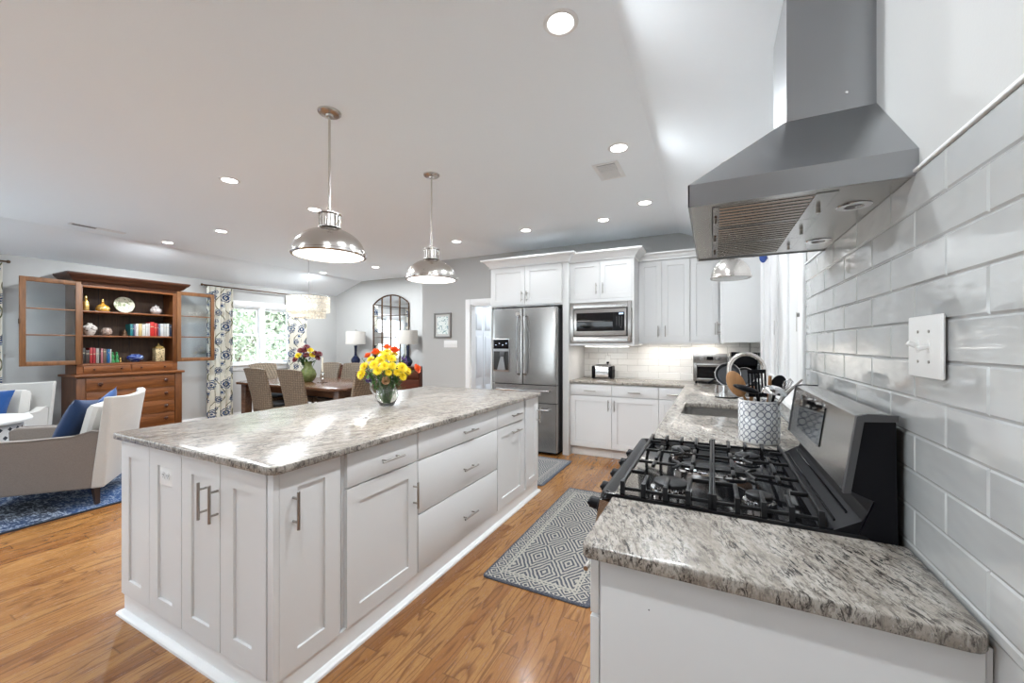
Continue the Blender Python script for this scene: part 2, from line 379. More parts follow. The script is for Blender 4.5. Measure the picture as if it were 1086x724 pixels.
def panel_with_holes(m, mapf, a0, a1, z0, z1, d0, d1, holes):
    A = sorted({a0, a1, *[h[0] for h in holes], *[h[1] for h in holes]}); Z = sorted({z0, z1, *[h[2] for h in holes], *[h[3] for h in holes]})
    A = [a for a in A if a0 <= a <= a1]; Z = [z for z in Z if z0 <= z <= z1]
    for i in range(len(A)-1):
        for j in range(len(Z)-1):
            ca, cz = (A[i]+A[i+1])/2, (Z[j]+Z[j+1])/2
            if any(h[0] < ca < h[1] and h[2] < cz < h[3] for h in holes): continue
            if mapf == 'x': m.box(d0, d1, A[i], A[i+1], Z[j], Z[j+1])
            else: m.box(A[i], A[i+1], d0, d1, Z[j], Z[j+1])
    return m
def offset_poly(p, d):
    n = len(p); out = []
    for i in range(n):
        a, b, c = Vector(p[i-1]), Vector(p[i]), Vector(p[(i+1) % n])
        e1 = (b-a).normalized(); e2 = (c-b).normalized(); n1 = Vector((-e1.y, e1.x)); n2 = Vector((-e2.y, e2.x))
        k = n1+n2; k = k/max(k.length, 1e-6); q = d/max(0.2, k.dot(n1)); out.append((b.x+k.x*q, b.y+k.y*q))
    return out
def worktop(outer, holes, z0, z1, name, mat, parent=None):
    """outer counter-clockwise, holes counter-clockwise; eased edges; returns the slab"""
    m = MB(); b = 0.0035
    lev = [(z0, b), (z0+b*.35, b*.3), (z0+b, 0), (z1-b, 0), (z1-b*.35, b*.3), (z1, b)]
    def ringside(poly, sgn):
        L = [[(*q, z) for q in offset_poly(poly, sgn*i)] for z, i in lev]
        for k in range(len(L)-1):
            n = len(poly)
            for j in range(n): m._add([L[k][j], L[k][(j+1) % n], L[k+1][(j+1) % n], L[k+1][j]], [(0, 1, 2, 3)])
        return L[0], L[-1]
    los, his = [], []
    lo, hi = ringside(outer, 1); los.append(lo); his.append(hi)
    for h in holes:
        lo, hi = ringside(h, -1); los.append(lo); his.append(hi)
    for pl in (los, his):
        flat = [Vector(v) for q in pl for v in q]
        for tri in tessellate_polygon([[Vector(v) for v in q] for q in pl]): m._add([flat[i] for i in tri], [(0, 1, 2)])
    return m.build(name, mat, parent, angle=40)
def rrect(x0, x1, y0, y1, r, n=5, rs=None):
    rs = rs or [r]*4; P = []
    for (cx, cy, a0, rr) in ((x0, y0, PI, rs[0]), (x1, y0, 1.5*PI, rs[1]), (x1, y1, 0, rs[2]), (x0, y1, PI/2, rs[3])):
        ccx = cx+rr if cx == x0 else cx-rr; ccy = cy+rr if cy == y0 else cy-rr
        for i in range(n+1):
            a = a0+PI/2*i/n; P.append((ccx+rr*math.cos(a), ccy+rr*math.sin(a)))
    return P

# ================================================================== THE ROOM
def struct(name, mb, mat, parent=None, **k):
    o = mb.build(name, mat, parent, **k)
    if parent is None: o['kind'] = 'structure'
    return o
ZC, ZL, ZR, XA, XB = 2.735, 2.45, 2.44, -6.87, -0.36
TH = 0.14
struct('floor', MB().box(XL-TH, WX+TH, YR-TH, 7.3, -0.1, 0.0), OAK)
struct('ceiling', MB().prism([(XL-TH, ZL-.05), (XL, ZL), (XA, ZC), (XB, ZC), (WX, ZR), (WX+TH, ZR-.055), (WX+TH, ZC+.15), (XL-TH, ZC+.15)], YR-TH, 7.3), CEILP, flat=True)
# left wall with two windows
W1 = (4.08, 5.24, 1.0, 2.06); W2 = (-2.6, 1.02, 0.75, 2.06)
wl = struct('wall_left', panel_with_holes(MB(), 'x', YR, YM, 0, 2.45, XL-TH, XL, [W1, W2]), WALLP)
# right wall with the sink window
WK = (2.36, 3.95, 1.06, 2.20)
wr = struct('wall_right', panel_with_holes(MB(), 'x', YR, YB, 0, 2.44, WX, WX+TH, [WK]), WALLP)
# kitchen back wall with the hall opening
HO = (-3.41, -2.66, 0.0, 1.975)
def gable(m, x0, x1, y0, y1):   # fills between z 2.4 and the sloped ceiling
    zt = lambda x: ZL+(ZC-ZL)*(x-XL)/(XA-XL) if x < XA else (ZC if x <= XB else ZC+(ZR-ZC)*(x-XB)/(WX-XB))
    xs = [x0]+[q for q in (XA, XB) if x0 < q < x1]+[x1]
    m.prism([(x, 2.4) for x in (x0, x1)]+[(x, zt(x)) for x in reversed(xs)], y0, y1)
m = panel_with_holes(MB(), 'y', -4.374, WX, 0, 2.4, YB, YB+0.12, [HO]); gable(m, -4.374, WX, YB, YB+.12)
struct('wall_back', m, WALLP)
m = MB().box(XL, -4.374, YM, YM+.12, 0, 2.4); gable(m, XL, -4.374, YM, YM+.12)
struct('wall_dining_back', m, WALLP)
struct('wall_dining_return', MB().box(-4.374, -4.254, YB+.12, YM+.12, 0, ZC), WALLP)
GD = (-4.5, -2.6, 0.06, 2.12)
m = panel_with_holes(MB(), 'y', XL, WX, 0, 2.4, YR-TH, YR, [GD]); gable(m, XL, WX, YR-TH, YR)
struct('wall_rear', m, WALLP)
# hall behind the opening
struct('wall_hall_left', MB().box(-3.62, -3.50, YB+.12, 7.1, 0, ZC), WALLP)
struct('wall_hall_right', MB().box(-2.0, -1.9, YB+.12, 7.1, 0, ZC), WALLP)
struct('wall_hall_end', MB().box(-3.62, -1.9, 7.1, 7.2, 0, ZC), WALLP)
# baseboards
def baseboard(name, pts, t=0.016, h=0.13):
    m = MB()
    for (x0, x1, y0, y1) in pts:
        m.box(x0, x1, y0, y1, 0, h, bev=0.004)
    struct(name, m, TRIMP)
baseboard('baseboard_left', [(XL, XL+.016, YR+.02, YM-.02)])
baseboard('baseboard_dining_back', [(XL+.016, -4.38, YM-.016, YM)])
baseboard('baseboard_back', [(-4.374, -3.53, YB-.016, YB)])
baseboard('baseboard_rear', [(XL+.02, -4.6, YR, YR+.016), (-2.5, WX-.02, YR, YR+.016)])
# crown strip along the left wall top
# windows ------------------------------------------------------------------
def double_hung(name, face, w, z0, z1, n=2, parent=None):
    """face: matrix with x along the wall, y outward; opening 0..w by z0..z1"""
    m = MB(face); c = 0.085
    m.box(-c, 0, -0.018, 0.0, z0-.02, z1+c, bev=.003); m.box(w, w+c, -0.018, 0, z0-.02, z1+c, bev=.003); m.box(-c-.01, w+c+.01, -0.022, 0, z1, z1+c, bev=.003)
    m.box(-c-.03, w+c+.03, -0.06, 0.10, z0-.03, z0, bev=.004); m.box(-c, w+c, -0.016, 0, z0-.12, z0-.03, bev=.003)
    for a in (0, w-.02): m.box(a, a+.02, 0, .12, z0, z1)
    m.box(0, w, 0, .12, z1-.02, z1)
    root = struct(name, m, TRIMP)
    mw = 0.07; cw = (w-mw*(n-1))/n
    for i in range(n-1): MB(face).box((i+1)*cw+i*mw, (i+1)*cw+(i+1)*mw, -0.012, .12, z0, z1, bev=.002).build('window_mullion', TRIMP, root)
    for i in range(n):
        a = i*(cw+mw)+.02 if i == 0 else i*(cw+mw); b = a+cw-.02 if i in (0, n-1) else a+cw
        zm = (z0+z1)/2
        for (q0, q1, dy) in ((z0, zm+.02, .045), (zm-.02, z1-.02, .075)):
            f = MB(face); r = .038
            f.box(a, a+r, dy, dy+.025, q0, q1); f.box(b-r, b, dy, dy+.025, q0, q1); f.box(a+r, b-r, dy, dy+.025, q0, q0+r); f.box(a+r, b-r, dy, dy+.025, q1-r, q1)
            so = f.build('window_sash', TRIMP, root)
            MB(face).box(a+r, b-r, dy+.010, dy+.014, q0+r, q1-r).build('window_pane', PANE, so)
        MB(face).box((a+b)/2-.02, (a+b)/2+.02, .03, .05, zm+.02, zm+.035, bev=.002).build('sash_lock', PLATE, root)
    return root
FL = T(XL, 0, 0) @ rot('Z', PI/2)
double_hung('window_1', FL @ T(W1[0], 0, 0), W1[1]-W1[0], W1[2], W1[3])
double_hung('window_2', FL @ T(W2[0], 0, 0), W2[1]-W2[0], W2[2], W2[3], 4)
# sink window on the right wall : casing, two casement sashes with latches
FK = face_mx(WX, WK[1])       # looks towards -x ; local x runs towards the camera (-y)
m = MB(FK); w = WK[1]-WK[0]; z0, z1 = WK[2], WK[3]; c = 0.095
m.box(-c, 0, -.02, 0, z0-.02, z1+c, bev=.004); m.box(w, w+c, -.02, 0, z0-.02, z1+c, bev=.004); m.box(-c, w+c, -.024, 0, z1, z1+c, bev=.004)
m.box(-c-.02, w+c, -.045, .13, z0-.03, z0, bev=.004)
m.box(0, .02, 0, .13, z0, z1); m.box(w-.02, w, 0, .13, z0, z1); m.box(0, w, 0, .13, z1-.02, z1)
wk = struct('window_3', m, TRIMP)
for a, b in ((.02, w/2-.02), (w/2+.02, w-.02)):
    f = MB(FK); r = .055
    f.box(a, a+r, .02, .05, z0, z1-.02, bev=.003); f.box(b-r, b, .02, .05, z0, z1-.02, bev=.003); f.box(a+r, b-r, .02, .05, z0, z0+r); f.box(a+r, b-r, .02, .05, z1-.02-r, z1-.02)
    so = f.build('window_sash', TRIMP, wk)
    MB(FK).box(a+r, b-r, .033, .037, z0+r, z1-.02-r).build('window_pane', PANE, so)
    MB(FK).box(b-.035, b-.015, -.02, .02, 1.42, 1.52, bev=.004).build('window_latch', HANDLE, wk)
MB(FK).box(w/2-.02, w/2+.02, 0, .13, z0, z1-.02, bev=.003).build('window_mullion', TRIMP, wk)
for k in range(4):
    a = .004+k*(w-.008)/4; b = a+(w-.008)/4-.003; sh = MB(FK); sh.box(a, a+.05, -.018, .008, z0+.002, z1-.022, bev=.003); sh.box(b-.05, b, -.018, .008, z0+.002, z1-.022, bev=.003)
    for q0, q1 in ((z0+.002, z0+.08), (z1-.10, z1-.022)): sh.box(a+.05, b-.05, -.018, .008, q0, q1)
    sh.box(a+.05, b-.05, -.004, .004, z0+.08, z1-.10); sh.build('window_shutter', CABP, wk)
MB(FK).cyl((w+.035, -.032, 1.50), (w+.035, -.018, 1.50), .010, 12).build('window_knob', HANDLE, wk)
# rear glass doors, unseen behind the camera, added and sized for their daylight
m = MB(); x0, x1, _, z1 = GD
m.box(x0-.09, x0, YR, YR+.02, 0, z1+.09); m.box(x1, x1+.09, YR, YR+.02, 0, z1+.09); m.box(x0-.09, x1+.09, YR, YR+.02, z1, z1+.09); m.box(x0, x1, YR-.12, YR, 0, .06)
dr = struct('door_1', m, TRIMP)
nP = 2; pw = (x1-x0)/nP
for i in range(nP):
    a, b = x0+i*pw, x0+(i+1)*pw; f = MB(); r = .09
    f.box(a, a+r, YR-.08, YR-.04, .06, z1); f.box(b-r, b, YR-.08, YR-.04, .06, z1); f.box(a+r, b-r, YR-.08, YR-.04, .06, .26); f.box(a+r, b-r, YR-.08, YR-.04, z1-r, z1)
    so = f.build('door_panel', TRIMP, dr)
    MB().box(a+r, b-r, YR-.063, YR-.058, .26, z1-r).build('door_glass', PANE, so)
# hall door casing and bifold doors on the hall's left wall
m = MB(); x0, x1, _, z1 = HO; c = .09
m.box(x0-c, x0, YB-.018, YB, 0, z1+c, bev=.003); m.box(x0, x1+c, YB-.018, YB, z1, z1+c, bev=.003); m.box(x0, x0+.018, YB, YB+.12, 0, z1); m.box(x0+.018, x1, YB, YB+.12, z1-.018, z1); m.box(x1-.018, x1, YB, YB+.12, 0, z1-.018)
struct('trim_1', m, TRIMP)
def sixpanel(M, w, z0, z1, name, parent, cols=1):
    m = MB(M); m.box(0.002, w-.002, .006, .034, z0, z1, bev=.002); st = .055
    for (p, q) in ((.06, .30), (.36, .56), (.62, .93)):
        a, b = z0+(z1-z0)*p*.98, z0+(z1-z0)*q*.98
        if q > .9: a = z0+(z1-z0)*.80
        if p == .36: a, b = z0+(z1-z0)*.40, z0+(z1-z0)*.75
        if p == .06: a, b = z0+(z1-z0)*.07, z0+(z1-z0)*.33
        if q == .93: b = z0+(z1-z0)*.94
        for k in range(cols):
            ww = (w-st*(cols+1))/cols; u = st+k*(ww+st)
            m.box(u, u+ww, -.001, .008, a, b, bev=.004); m.box(u+.02, u+ww-.02, -.006, .0, a+.02, b-.02, bev=.005)
    return m.build(name, DOORP, parent)
HD = MB().box(-3.50, -3.485, 5.47, 5.53, 0, 2.06); HD.box(-3.50, -3.485, 6.75, 6.81, 0, 2.06); HD.box(-3.50, -3.485, 5.47, 6.81, 2.0, 2.06)
d2 = struct('door_2', HD, TRIMP)
for i in range(4):
    sixpanel(face_px(-3.478, 5.535+i*.303) , .30, .01, 1.99, 'door_leaf', d2)
MB().ball((-3.462, 6.09, .95), .016).build('door_knob', HANDLE, d2)
# ------------------------------------------------------------------ tile on the right wall (3 x 10 inch, running bond)
def tiled(frame, a0, a1, z0, z1, L, H, zr, ar, parent, tile_mat, name, holes=(), g=0.0022, bev=.0035, th=.0055, off=0.5):
    m = MB(frame)
    k0 = math.floor((z0-zr)/H)-1; k1 = math.ceil((z1-zr)/H)+1
    for k in range(k0, k1+1):
        za, zb = max(z0, zr+k*H)+g/2, min(z1, zr+(k+1)*H)-g/2
        if zb-za < .006: continue
        sh = ar+(L*off if k % 2 else 0); j = math.floor((a0-sh)/L)-1
        while sh+j*L < a1:
            xa, xb = max(a0, sh+j*L)+g/2, min(a1, sh+(j+1)*L)-g/2; j += 1
            if xb-xa < .006: continue
            segs = [(xa, xb)]
            for h in holes:
                if za < h[3]-.02 and zb > h[2]+.02:
                    ns = []
                    for p, q in segs:
                        if q <= h[0] or p >= h[1]: ns.append((p, q))
                        else:
                            if p < h[0]: ns.append((p, h[0]))
                            if q > h[1]: ns.append((h[1], q))
                    segs = ns
            for p, q in segs:
                b = min(bev, (q-p)*.3, (zb-za)*.3); t = th
                m._add([(p,0,za),(q,0,za),(q,0,zb),(p,0,zb),(p,-t*.55,za),(q,-t*.55,za),(q,-t*.55,zb),(p,-t*.55,zb),(p+b,-t,za+b),(q-b,-t,za+b),(q-b,-t,zb-b),(p+b,-t,zb-b)],
                       [(0,1,5,4),(1,2,6,5),(2,3,7,6),(3,0,4,7),(4,5,9,8),(5,6,10,9),(6,7,11,10),(7,4,8,11),(8,9,10,11)])
    o = m.build(name, tile_mat, parent, angle=20, flat=True)
    gm = MB(frame); panel_with_holes(gm, 'y', a0, a1, z0, z1, -.003, 0.0, holes)
    gm.build('grout', GROUT, o); return o
FRW = face_mx(WX, 0)    # local x = -y
tiled(FRW, -2.265, 0.10, 0.90, 1.7257, .2553, .0802, 1.3247, -2.0448, wr, TILE, 'tile_backsplash')
MB(FRW).box(-2.265, .10, -.010, 0, 1.7257, 1.7335, bev=.003).build('tile_edge_trim', TRIMP, wr)
tiled(FRW, -5.32, -2.265, 0.90, 1.02, .2553, .0802, 1.3247, -2.0448, wr, TILE, 'tile_backsplash')
tiled(FRW, -5.32, -4.06, 1.02, 1.39, .2553, .0802, 1.3247, -2.0448, wr, TILE, 'tile_backsplash')
tiled(T(0, YB, 0), -1.566, WX-.01, .90, 1.39, .2553, .0802, 1.3247, -1.5, D.objects['wall_back'], BTILE, 'tile_backsplash')
# ------------------------------------------------------------------ outdoors: light-bouncing ground and trees beyond the windows
BOUNCE = NT('pale_bounce_ground'); BOUNCE.set(col=BOUNCE.mix(BOUNCE.noise(BOUNCE.pos(), 3, 4), (0.60, 0.60, 0.56), (0.70, 0.70, 0.66)), rough=0.9); BOUNCE = BOUNCE.m  # unseen ground kept pale so it throws light up to the ceiling
tag(MB().box(-40, -7.95, -30, 40, -.9, -.6).build('bounce_ground', BOUNCE), 'pale ground added outside the left windows to bounce light indoors', 'ground', kind='structure')
TLEAF = NT('tree_leaves'); TLEAF.set(col=TLEAF.mix(TLEAF.noise(TLEAF.pos(), 1.5, 3), (0.16, 0.19, 0.11), (0.46, 0.48, 0.36)), rough=0.6); TLEAF = TLEAF.m
BARK = plain('tree_bark', (0.14, 0.10, 0.07), 0.9, bs=20, bstr=.4)
def tree(x, y, h, label, seed, spread=1.0, nleaf=4200, ls=.055):
    R = random.Random(seed); root = empty('tree', (x, y, -.6), 0, label, 'tree')
    m = MB(); tips = []
    def br(p, d, L, r, dep):
        pts = [p]; q = Vector(p); dd = Vector(d)
        for i in range(4):
            dd = (dd+Vector((R.uniform(-.2, .2), R.uniform(-.2, .2), R.uniform(-.05, .2)))).normalized(); q = q+dd*L/4; pts.append(q.copy())
        m.tube(pts, [r, r*.88, r*.75, r*.62, r*.5], 6)
        if dep == 0: tips.append(q); tips.append(pts[3]); return
        for i in range(4 if dep > 1 else 3):
            a = R.uniform(0, 2*PI); e = R.uniform(.35, .9)
            br(pts[R.choice((2, 3, 4))], (math.cos(a)*e+dd.x*.4, math.sin(a)*e+dd.y*.4, .75), L*.62, r*.48, dep-1)
    br(Vector((0, 0, 0)), Vector((0, 0, 1)), h*.42, .022*h, 3)
    m.build('tree_trunk', BARK, root, local=True)
    f = MB()
    for i in range(nleaf):
        t = R.choice(tips); c = t+Vector((R.gauss(0, .38*spread), R.gauss(0, .38*spread), R.gauss(0, .45*spread)-.15*spread)); a = Vector((R.uniform(-1, 1), R.uniform(-1, 1), R.uniform(-1, 1))).normalized(); b = a.cross(Vector((R.uniform(-1, 1), R.uniform(-1, 1), 1))).normalized(); s_ = R.uniform(ls*.7, ls*1.4)
        f._add([c-a*s_, c+b*s_*.5, c+a*s_, c-b*s_*.5], [(0, 1, 2, 3)])
    f.build('tree_leaves', TLEAF, root, local=True, weld=False, flat=True)
tree(-11.3, 5.9, 3.4, 'leafy tree in the left pane of the dining window', 1)
tree(-12.0, 8.9, 3.2, 'leafy tree in the right pane of the dining window', 5)
tree(-14.5, 3.5, 6.2, 'tree outside beside the living area window', 9)
tree(-19.0, 11.0, 6.0, 'dense tree far behind the left pane of the dining window', 12, 2.2, 6000, .16)
tree(-20.5, 21.5, 6.0, 'dense tree far behind the right pane of the dining window', 14, 2.2, 6000, .16)

# ================================================================== ISLAND
IX0, IX1, IY0, IY1 = -2.665, -1.437, 0.910, 3.395
ZT, ZU, ZB = 0.914, 0.884, 0.105
def cabinet(name, M, w, dep, label, group=None, z0=ZB, z1=ZU, fw=0.0):
    """carcass box behind the door plane; M's x runs along the front"""
    t = empty(name, tuple((M @ Vector((w/2, dep/2, 0)))[:2])+(z0,), 0, label, 'cabinet', group)
    m = MB(M); m.box(0.0, w, .021, dep, z0, z1-.0005); m.build('cabinet_body', CABP, t)
    return t
FN = face_cam(IX0, IY0); FR = face_px(IX1, IY0)
ISL = IY1-IY0
c1 = cabinet('island_cabinet', FN, IX1-IX0-.021, .315, 'white island end cabinet with tall doors and outlet, nearest the camera')
wN = IX1-IX0
MB(FN).box(wN-.005, wN, 0, .022, ZB, ZU-.001).build('corner_post', CABP, c1)
for k, (a, b) in enumerate(((0.0, .290), (.290, .581))): shaker(FN @ T(a, 0, 0), b-a, ZB, ZU-.004, CABP, c1, 'end_panel', .078)
shaker(FN @ T(.583, 0, 0), .300, ZB, ZU-.004, CABP, c1, 'door', .078); shaker(FN @ T(.885, 0, 0), .300, ZB, ZU-.004, CABP, c1, 'door', .088)
MB(FN).box(1.187, wN-.006, .003, .022, ZB, ZU-.001, bev=.002).build('corner_post', CABP, c1)
for x in (.786, .868): pull(FN, x, .716, .152, True, c1)
shaker(FR @ T(.022, 0, 0), .272, ZB, ZU-.004, CABP, c1, 'door', .072)
pull(FR, .078, .725, .145, True, c1)
# units along the long side
def long_unit(y0, y1, label):
    M = face_px(IX1, y0); return cabinet('island_cabinet', M, y1-y0, IX1-IX0, label), M, y1-y0
u, M, w = long_unit(1.227, 1.712, 'white island base unit with one drawer over one door, beside the corner cabinet')
slab(M @ T(.012, 0, 0), w-.014, .722, ZU-.006, CABP, u); shaker(M @ T(.012, 0, 0), w-.014, ZB, .718, CABP, u, 'door', .07)
pull(M, .272, .793, .15, False, u); pull(M, w-.035, .55, .14, True, u)
u, M, w = long_unit(1.713, 2.615, 'white island base unit with three wide stacked drawers')
for a, b, zc in ((.722, ZU-.006, .79), (.426, .718, .55), (ZB, .422, .24)):
    slab(M @ T(.002, 0, 0), w-.004, a, b, CABP, u); pull(M, .5, zc, .16, False, u)
u, M, w = long_unit(2.616, 3.098, 'white island pull-out unit with a drawer above a door with horizontal handle')
slab(M @ T(.002, 0, 0), w-.012, .722, ZU-.006, CABP, u); shaker(M @ T(.002, 0, 0), w-.012, ZB, .718, CABP, u, 'door', .07)
pull(M, .29, .787, .16, False, u); pull(M, .29, .655, .16, False, u)
u, M, w = long_unit(3.099, 3.395, 'white narrow island end unit with one tall door near the refrigerator')
shaker(M @ T(.02, 0, 0), w-.02, ZB, ZU-.004, CABP, u, 'door', .068)
pull(T(IX1-.0, 0, 0) @ face_px(0, 3.099), w-.03, .71, .14, True, u)
shaker(T(IX1, IY1+.002, 0) @ rot('Z', PI), .6, ZB, ZU-.004, CABP, u, 'end_panel', .078, th=.001)
# base board and shoe moulding all round
t = empty('island_base_board', (-2.05, 2.15, 0), 0, 'white base board and shoe moulding running round the bottom of the island', 'base board')
MB().box(IX0+.012, IX1-.006, IY0+.008, IY1-.004, 0, ZB-.001).build('board', TRIMP, t)
m = MB()
def shoe(p0, p1):
    (x0, y0), (x1, y1) = p0, p1; L = math.hypot(x1-x0, y1-y0); M = T(x0, y0, 0) @ rot('Z', math.atan2(y1-y0, x1-x0))
    mm = MB(m.M @ M); mm.bm.free(); mm.bm = m.bm
    mm.prism([(0, 0), (-.026, 0), (-.024, .010), (-.014, .021), (0, .025)], 0, L, 'x')
def shoe_ring(x0, x1, y0, y1, r=.026):
    prof = [(r, 0), (r*.95, .010), (r*.6, .019), (0, .024), (0, 0)]
    L = []
    for d, z in prof: L.append([(x0-d, y0-d, z), (x1+d, y0-d, z), (x1+d, y1+d, z), (x0-d, y1+d, z)])
    for k in range(len(L)-1):
        for j in range(4): m._add([L[k][j], L[k][(j+1) % 4], L[k+1][(j+1) % 4], L[k+1][j]], [(0, 1, 2, 3)])
shoe_ring(IX0+.012, IX1-.006, IY0+.008, IY1-.004)
m.build('shoe_moulding', TRIMP, t)
tag(worktop(rrect(-2.705, -1.405, .885, 3.415, .03, 5, [.03, .045, .03, .03]), [], ZU, ZT, 'island_worktop', GRANITE), 'speckled grey and white granite worktop on the white island', 'worktop')
# outlet on the island end
t = empty('electrical_outlet', (-2.225, .905, .70), 0, 'white duplex outlet on the near end of the island', 'outlet')
M = face_cam(-2.225, .9185, .758)
MB(M).box(-.058, .058, -.006, 0, -.045, .045, bev=.004).build('cover_plate', PLATE, t)
for sx in (-1, 1):
    m = MB(M); m.lathe([(0, 0), (.017, 0), (.017, .003), (0, .003)], (0, 0, 0), 16)
    m.bm.transform(Matrix.Identity(4)); m.bm.free(); m = MB(M @ T(sx*.02, -.006, 0) @ rot('X', PI/2)); m.lathe([(0, 0), (.016, 0), (.016, .002), (0, .002)], n=16)
    s_ = m.build('socket', PLATE, t)
    q = MB(M @ T(sx*.02, -.0083, 0)); q.box(-.007, -.005, -.0005, .001, .0, .008); q.box(.005, .007, -.0005, .001, .0, .008); q.cyl((0, -.0005, -.006), (0, .001, -.006), .002, 8); q.build('socket_slots', DGREY, s_)
# ================================================================== REFRIGERATOR WALL
FB = face_cam(0, 0)
# tall panel
tag(MB().box(-1.642, -1.566, 4.65, YB-.0, 0, 2.36, bev=.001).build('refrigerator_side_panel', CABP), 'tall white panel between the refrigerator and the back counter', 'cabinet panel')
tag(MB().box(-2.655, -2.635, 4.65, YB-.0, 0, 2.36, bev=.001).build('refrigerator_side_panel', CABP), 'thin white panel left of the refrigerator by the hall opening', 'cabinet panel')
def crown(parent, x0, x1, y, z0, z1, out=.10, ret=YB, left=True, right=True):
    prof = [(0.0, z0), (.012, z0), (.014, z0+.02), (.03, z0+.035), (out*.55, z0+(z1-z0)*.62), (out*.85, z0+(z1-z0)*.78), (out, z0+(z1-z0)*.82), (out, z1), (0, z1)]
    m = MB(); L = []
    for d, z in prof:
        ring = [(x0-(d if left else 0), ret, z), (x0-(d if left else 0), y-d, z), (x1+(d if right else 0), y-d, z), (x1+(d if right else 0), ret, z)]; L.append(ring)
    for k in range(len(L)-1):
        for j in range(3): m._add([L[k][j], L[k][j+1], L[k+1][j+1], L[k+1][j]], [(0, 1, 2, 3)])
    m._add(L[-2], [(0, 1, 2, 3)])
    m._add(L[0], [(0, 1, 2, 3)])
    return m.build('crown_moulding', TRIMP, parent, angle=20)
c = empty('wall_cabinet', (-2.14, 4.97, 1.84), 0, 'white two-door cabinet above the refrigerator with crown moulding', 'cabinet')
MB().box(-2.634, -1.643, 4.641, YB, 1.845, 2.37).build('cabinet_body', CABP, c)
for a, b in ((-2.634, -2.140), (-2.138, -1.645)): shaker(T(a, 4.62, 0), b-a, 1.86, 2.355, CABP, c, 'door', .065)
for x in (-2.175, -2.105): pull(T(0, 4.62, 0), x, 1.97, .13, True, c)
crown(c, -2.655, -1.566, 4.635, 2.362, 2.47, right=True, ret=4.95)
c = empty('microwave_cabinet', (-1.19, 5.0, 1.35), 0, 'white cabinet with two short doors holding the built-in microwave', 'cabinet')
m = MB(); x0, x1 = -1.5655, -.800
m.box(x0, x0+.02, 4.721, YB, 1.36, 2.37); m.box(x1-.02, x1, 4.70, YB, 1.345, 2.37); m.box(x0+.02, x1-.02, 4.721, YB, 1.88, 2.37); m.box(x0+.02, x1-.02, 4.72, YB, 1.345, 1.372); m.box(x0+.02, x1-.02, 5.2, YB, 1.372, 1.88)
m.build('cabinet_body', CABP, c)
for a, b in ((x0+.001, -1.196), (-1.194, x1-.021)): shaker(T(a, 4.70, 0), b-a, 1.90, 2.352, CABP, c, 'door', .06)
for x in (-1.235, -1.155): pull(T(0, 4.70, 0), x, 2.02, .13, True, c)
MB().box(x0, x1+.0, 4.698, 4.72, 1.34, 1.372, bev=.002).build('bottom_rail', CABP, c); MB().box(x0, x1-.02, 4.70, 4.72, 1.86, 1.898, bev=.002).build('middle_rail', CABP, c)
crown(c, x0, x1, 4.71, 2.355, 2.46, left=False, ret=YB)
c = empty('wall_cabinet', (-.53, 5.15, 1.385), 0, 'white two-door wall cabinet right of the microwave', 'cabinet')
MB().box(-.799, -.226, 5.021, YB, 1.385, 2.37).build('cabinet_body', CABP, c)
MB().box(-.799, -.226, 5.003, 5.022, 1.365, 1.390, bev=.002).build('light_rail', CABP, c)
for a, b in ((-.797, -.532), (-.530, -.228)): shaker(T(a, 5.0, 0), b-a, 1.392, 2.345, CABP, c, 'door', .06)
for x in (-.572, -.492): pull(T(0, 5.0, 0), x, 1.51, .13, True, c)
c = empty('corner_wall_cabinet', (-.0, 5.15, 1.385), 0, 'white blind corner wall cabinet with one door above the toaster oven', 'cabinet')
MB().box(-.225, .075, 5.021, YB, 1.385, 2.37).build('cabinet_body', CABP, c)
shaker(T(-.224, 5.0, 0), .285, 1.392, 2.345, CABP, c, 'door', .06); pull(T(0, 5.0, 0), .030, 1.53, .13, True, c)
MB().box(-.225, .075, 5.003, 5.022, 1.365, 1.390, bev=.002).build('light_rail', CABP, c)
c2 = c
c = empty('side_wall_cabinet', (.235, 4.7, 1.375), 0, 'white wall cabinet on the window wall, its flat side facing the stove', 'cabinet')
MB().box(.098, WX-.0, 4.172, YB, 1.375, 2.37, bev=.001).build('cabinet_body', CABP, c)
MB().box(.078, .099, 4.170, 5.0, 1.365, 1.392, bev=.002).build('light_rail', CABP, c)
for a in (0, .395): shaker(face_mx(.077, 4.985) @ T(a+.02, 0, 0), .393, 1.392, 2.345, CABP, c, 'door', .06)
for x in (.375, .455): pull(face_mx(.077, 4.985), x, 1.52, .13, True, c)
crown(c2, -.799, .10, 5.005, 2.355, 2.44, left=False, right=False, out=.07)
m = MB().box(.03, WX, 4.12, 5.0, 2.371, 2.425, bev=.004); m.build('crown_moulding', TRIMP, c)
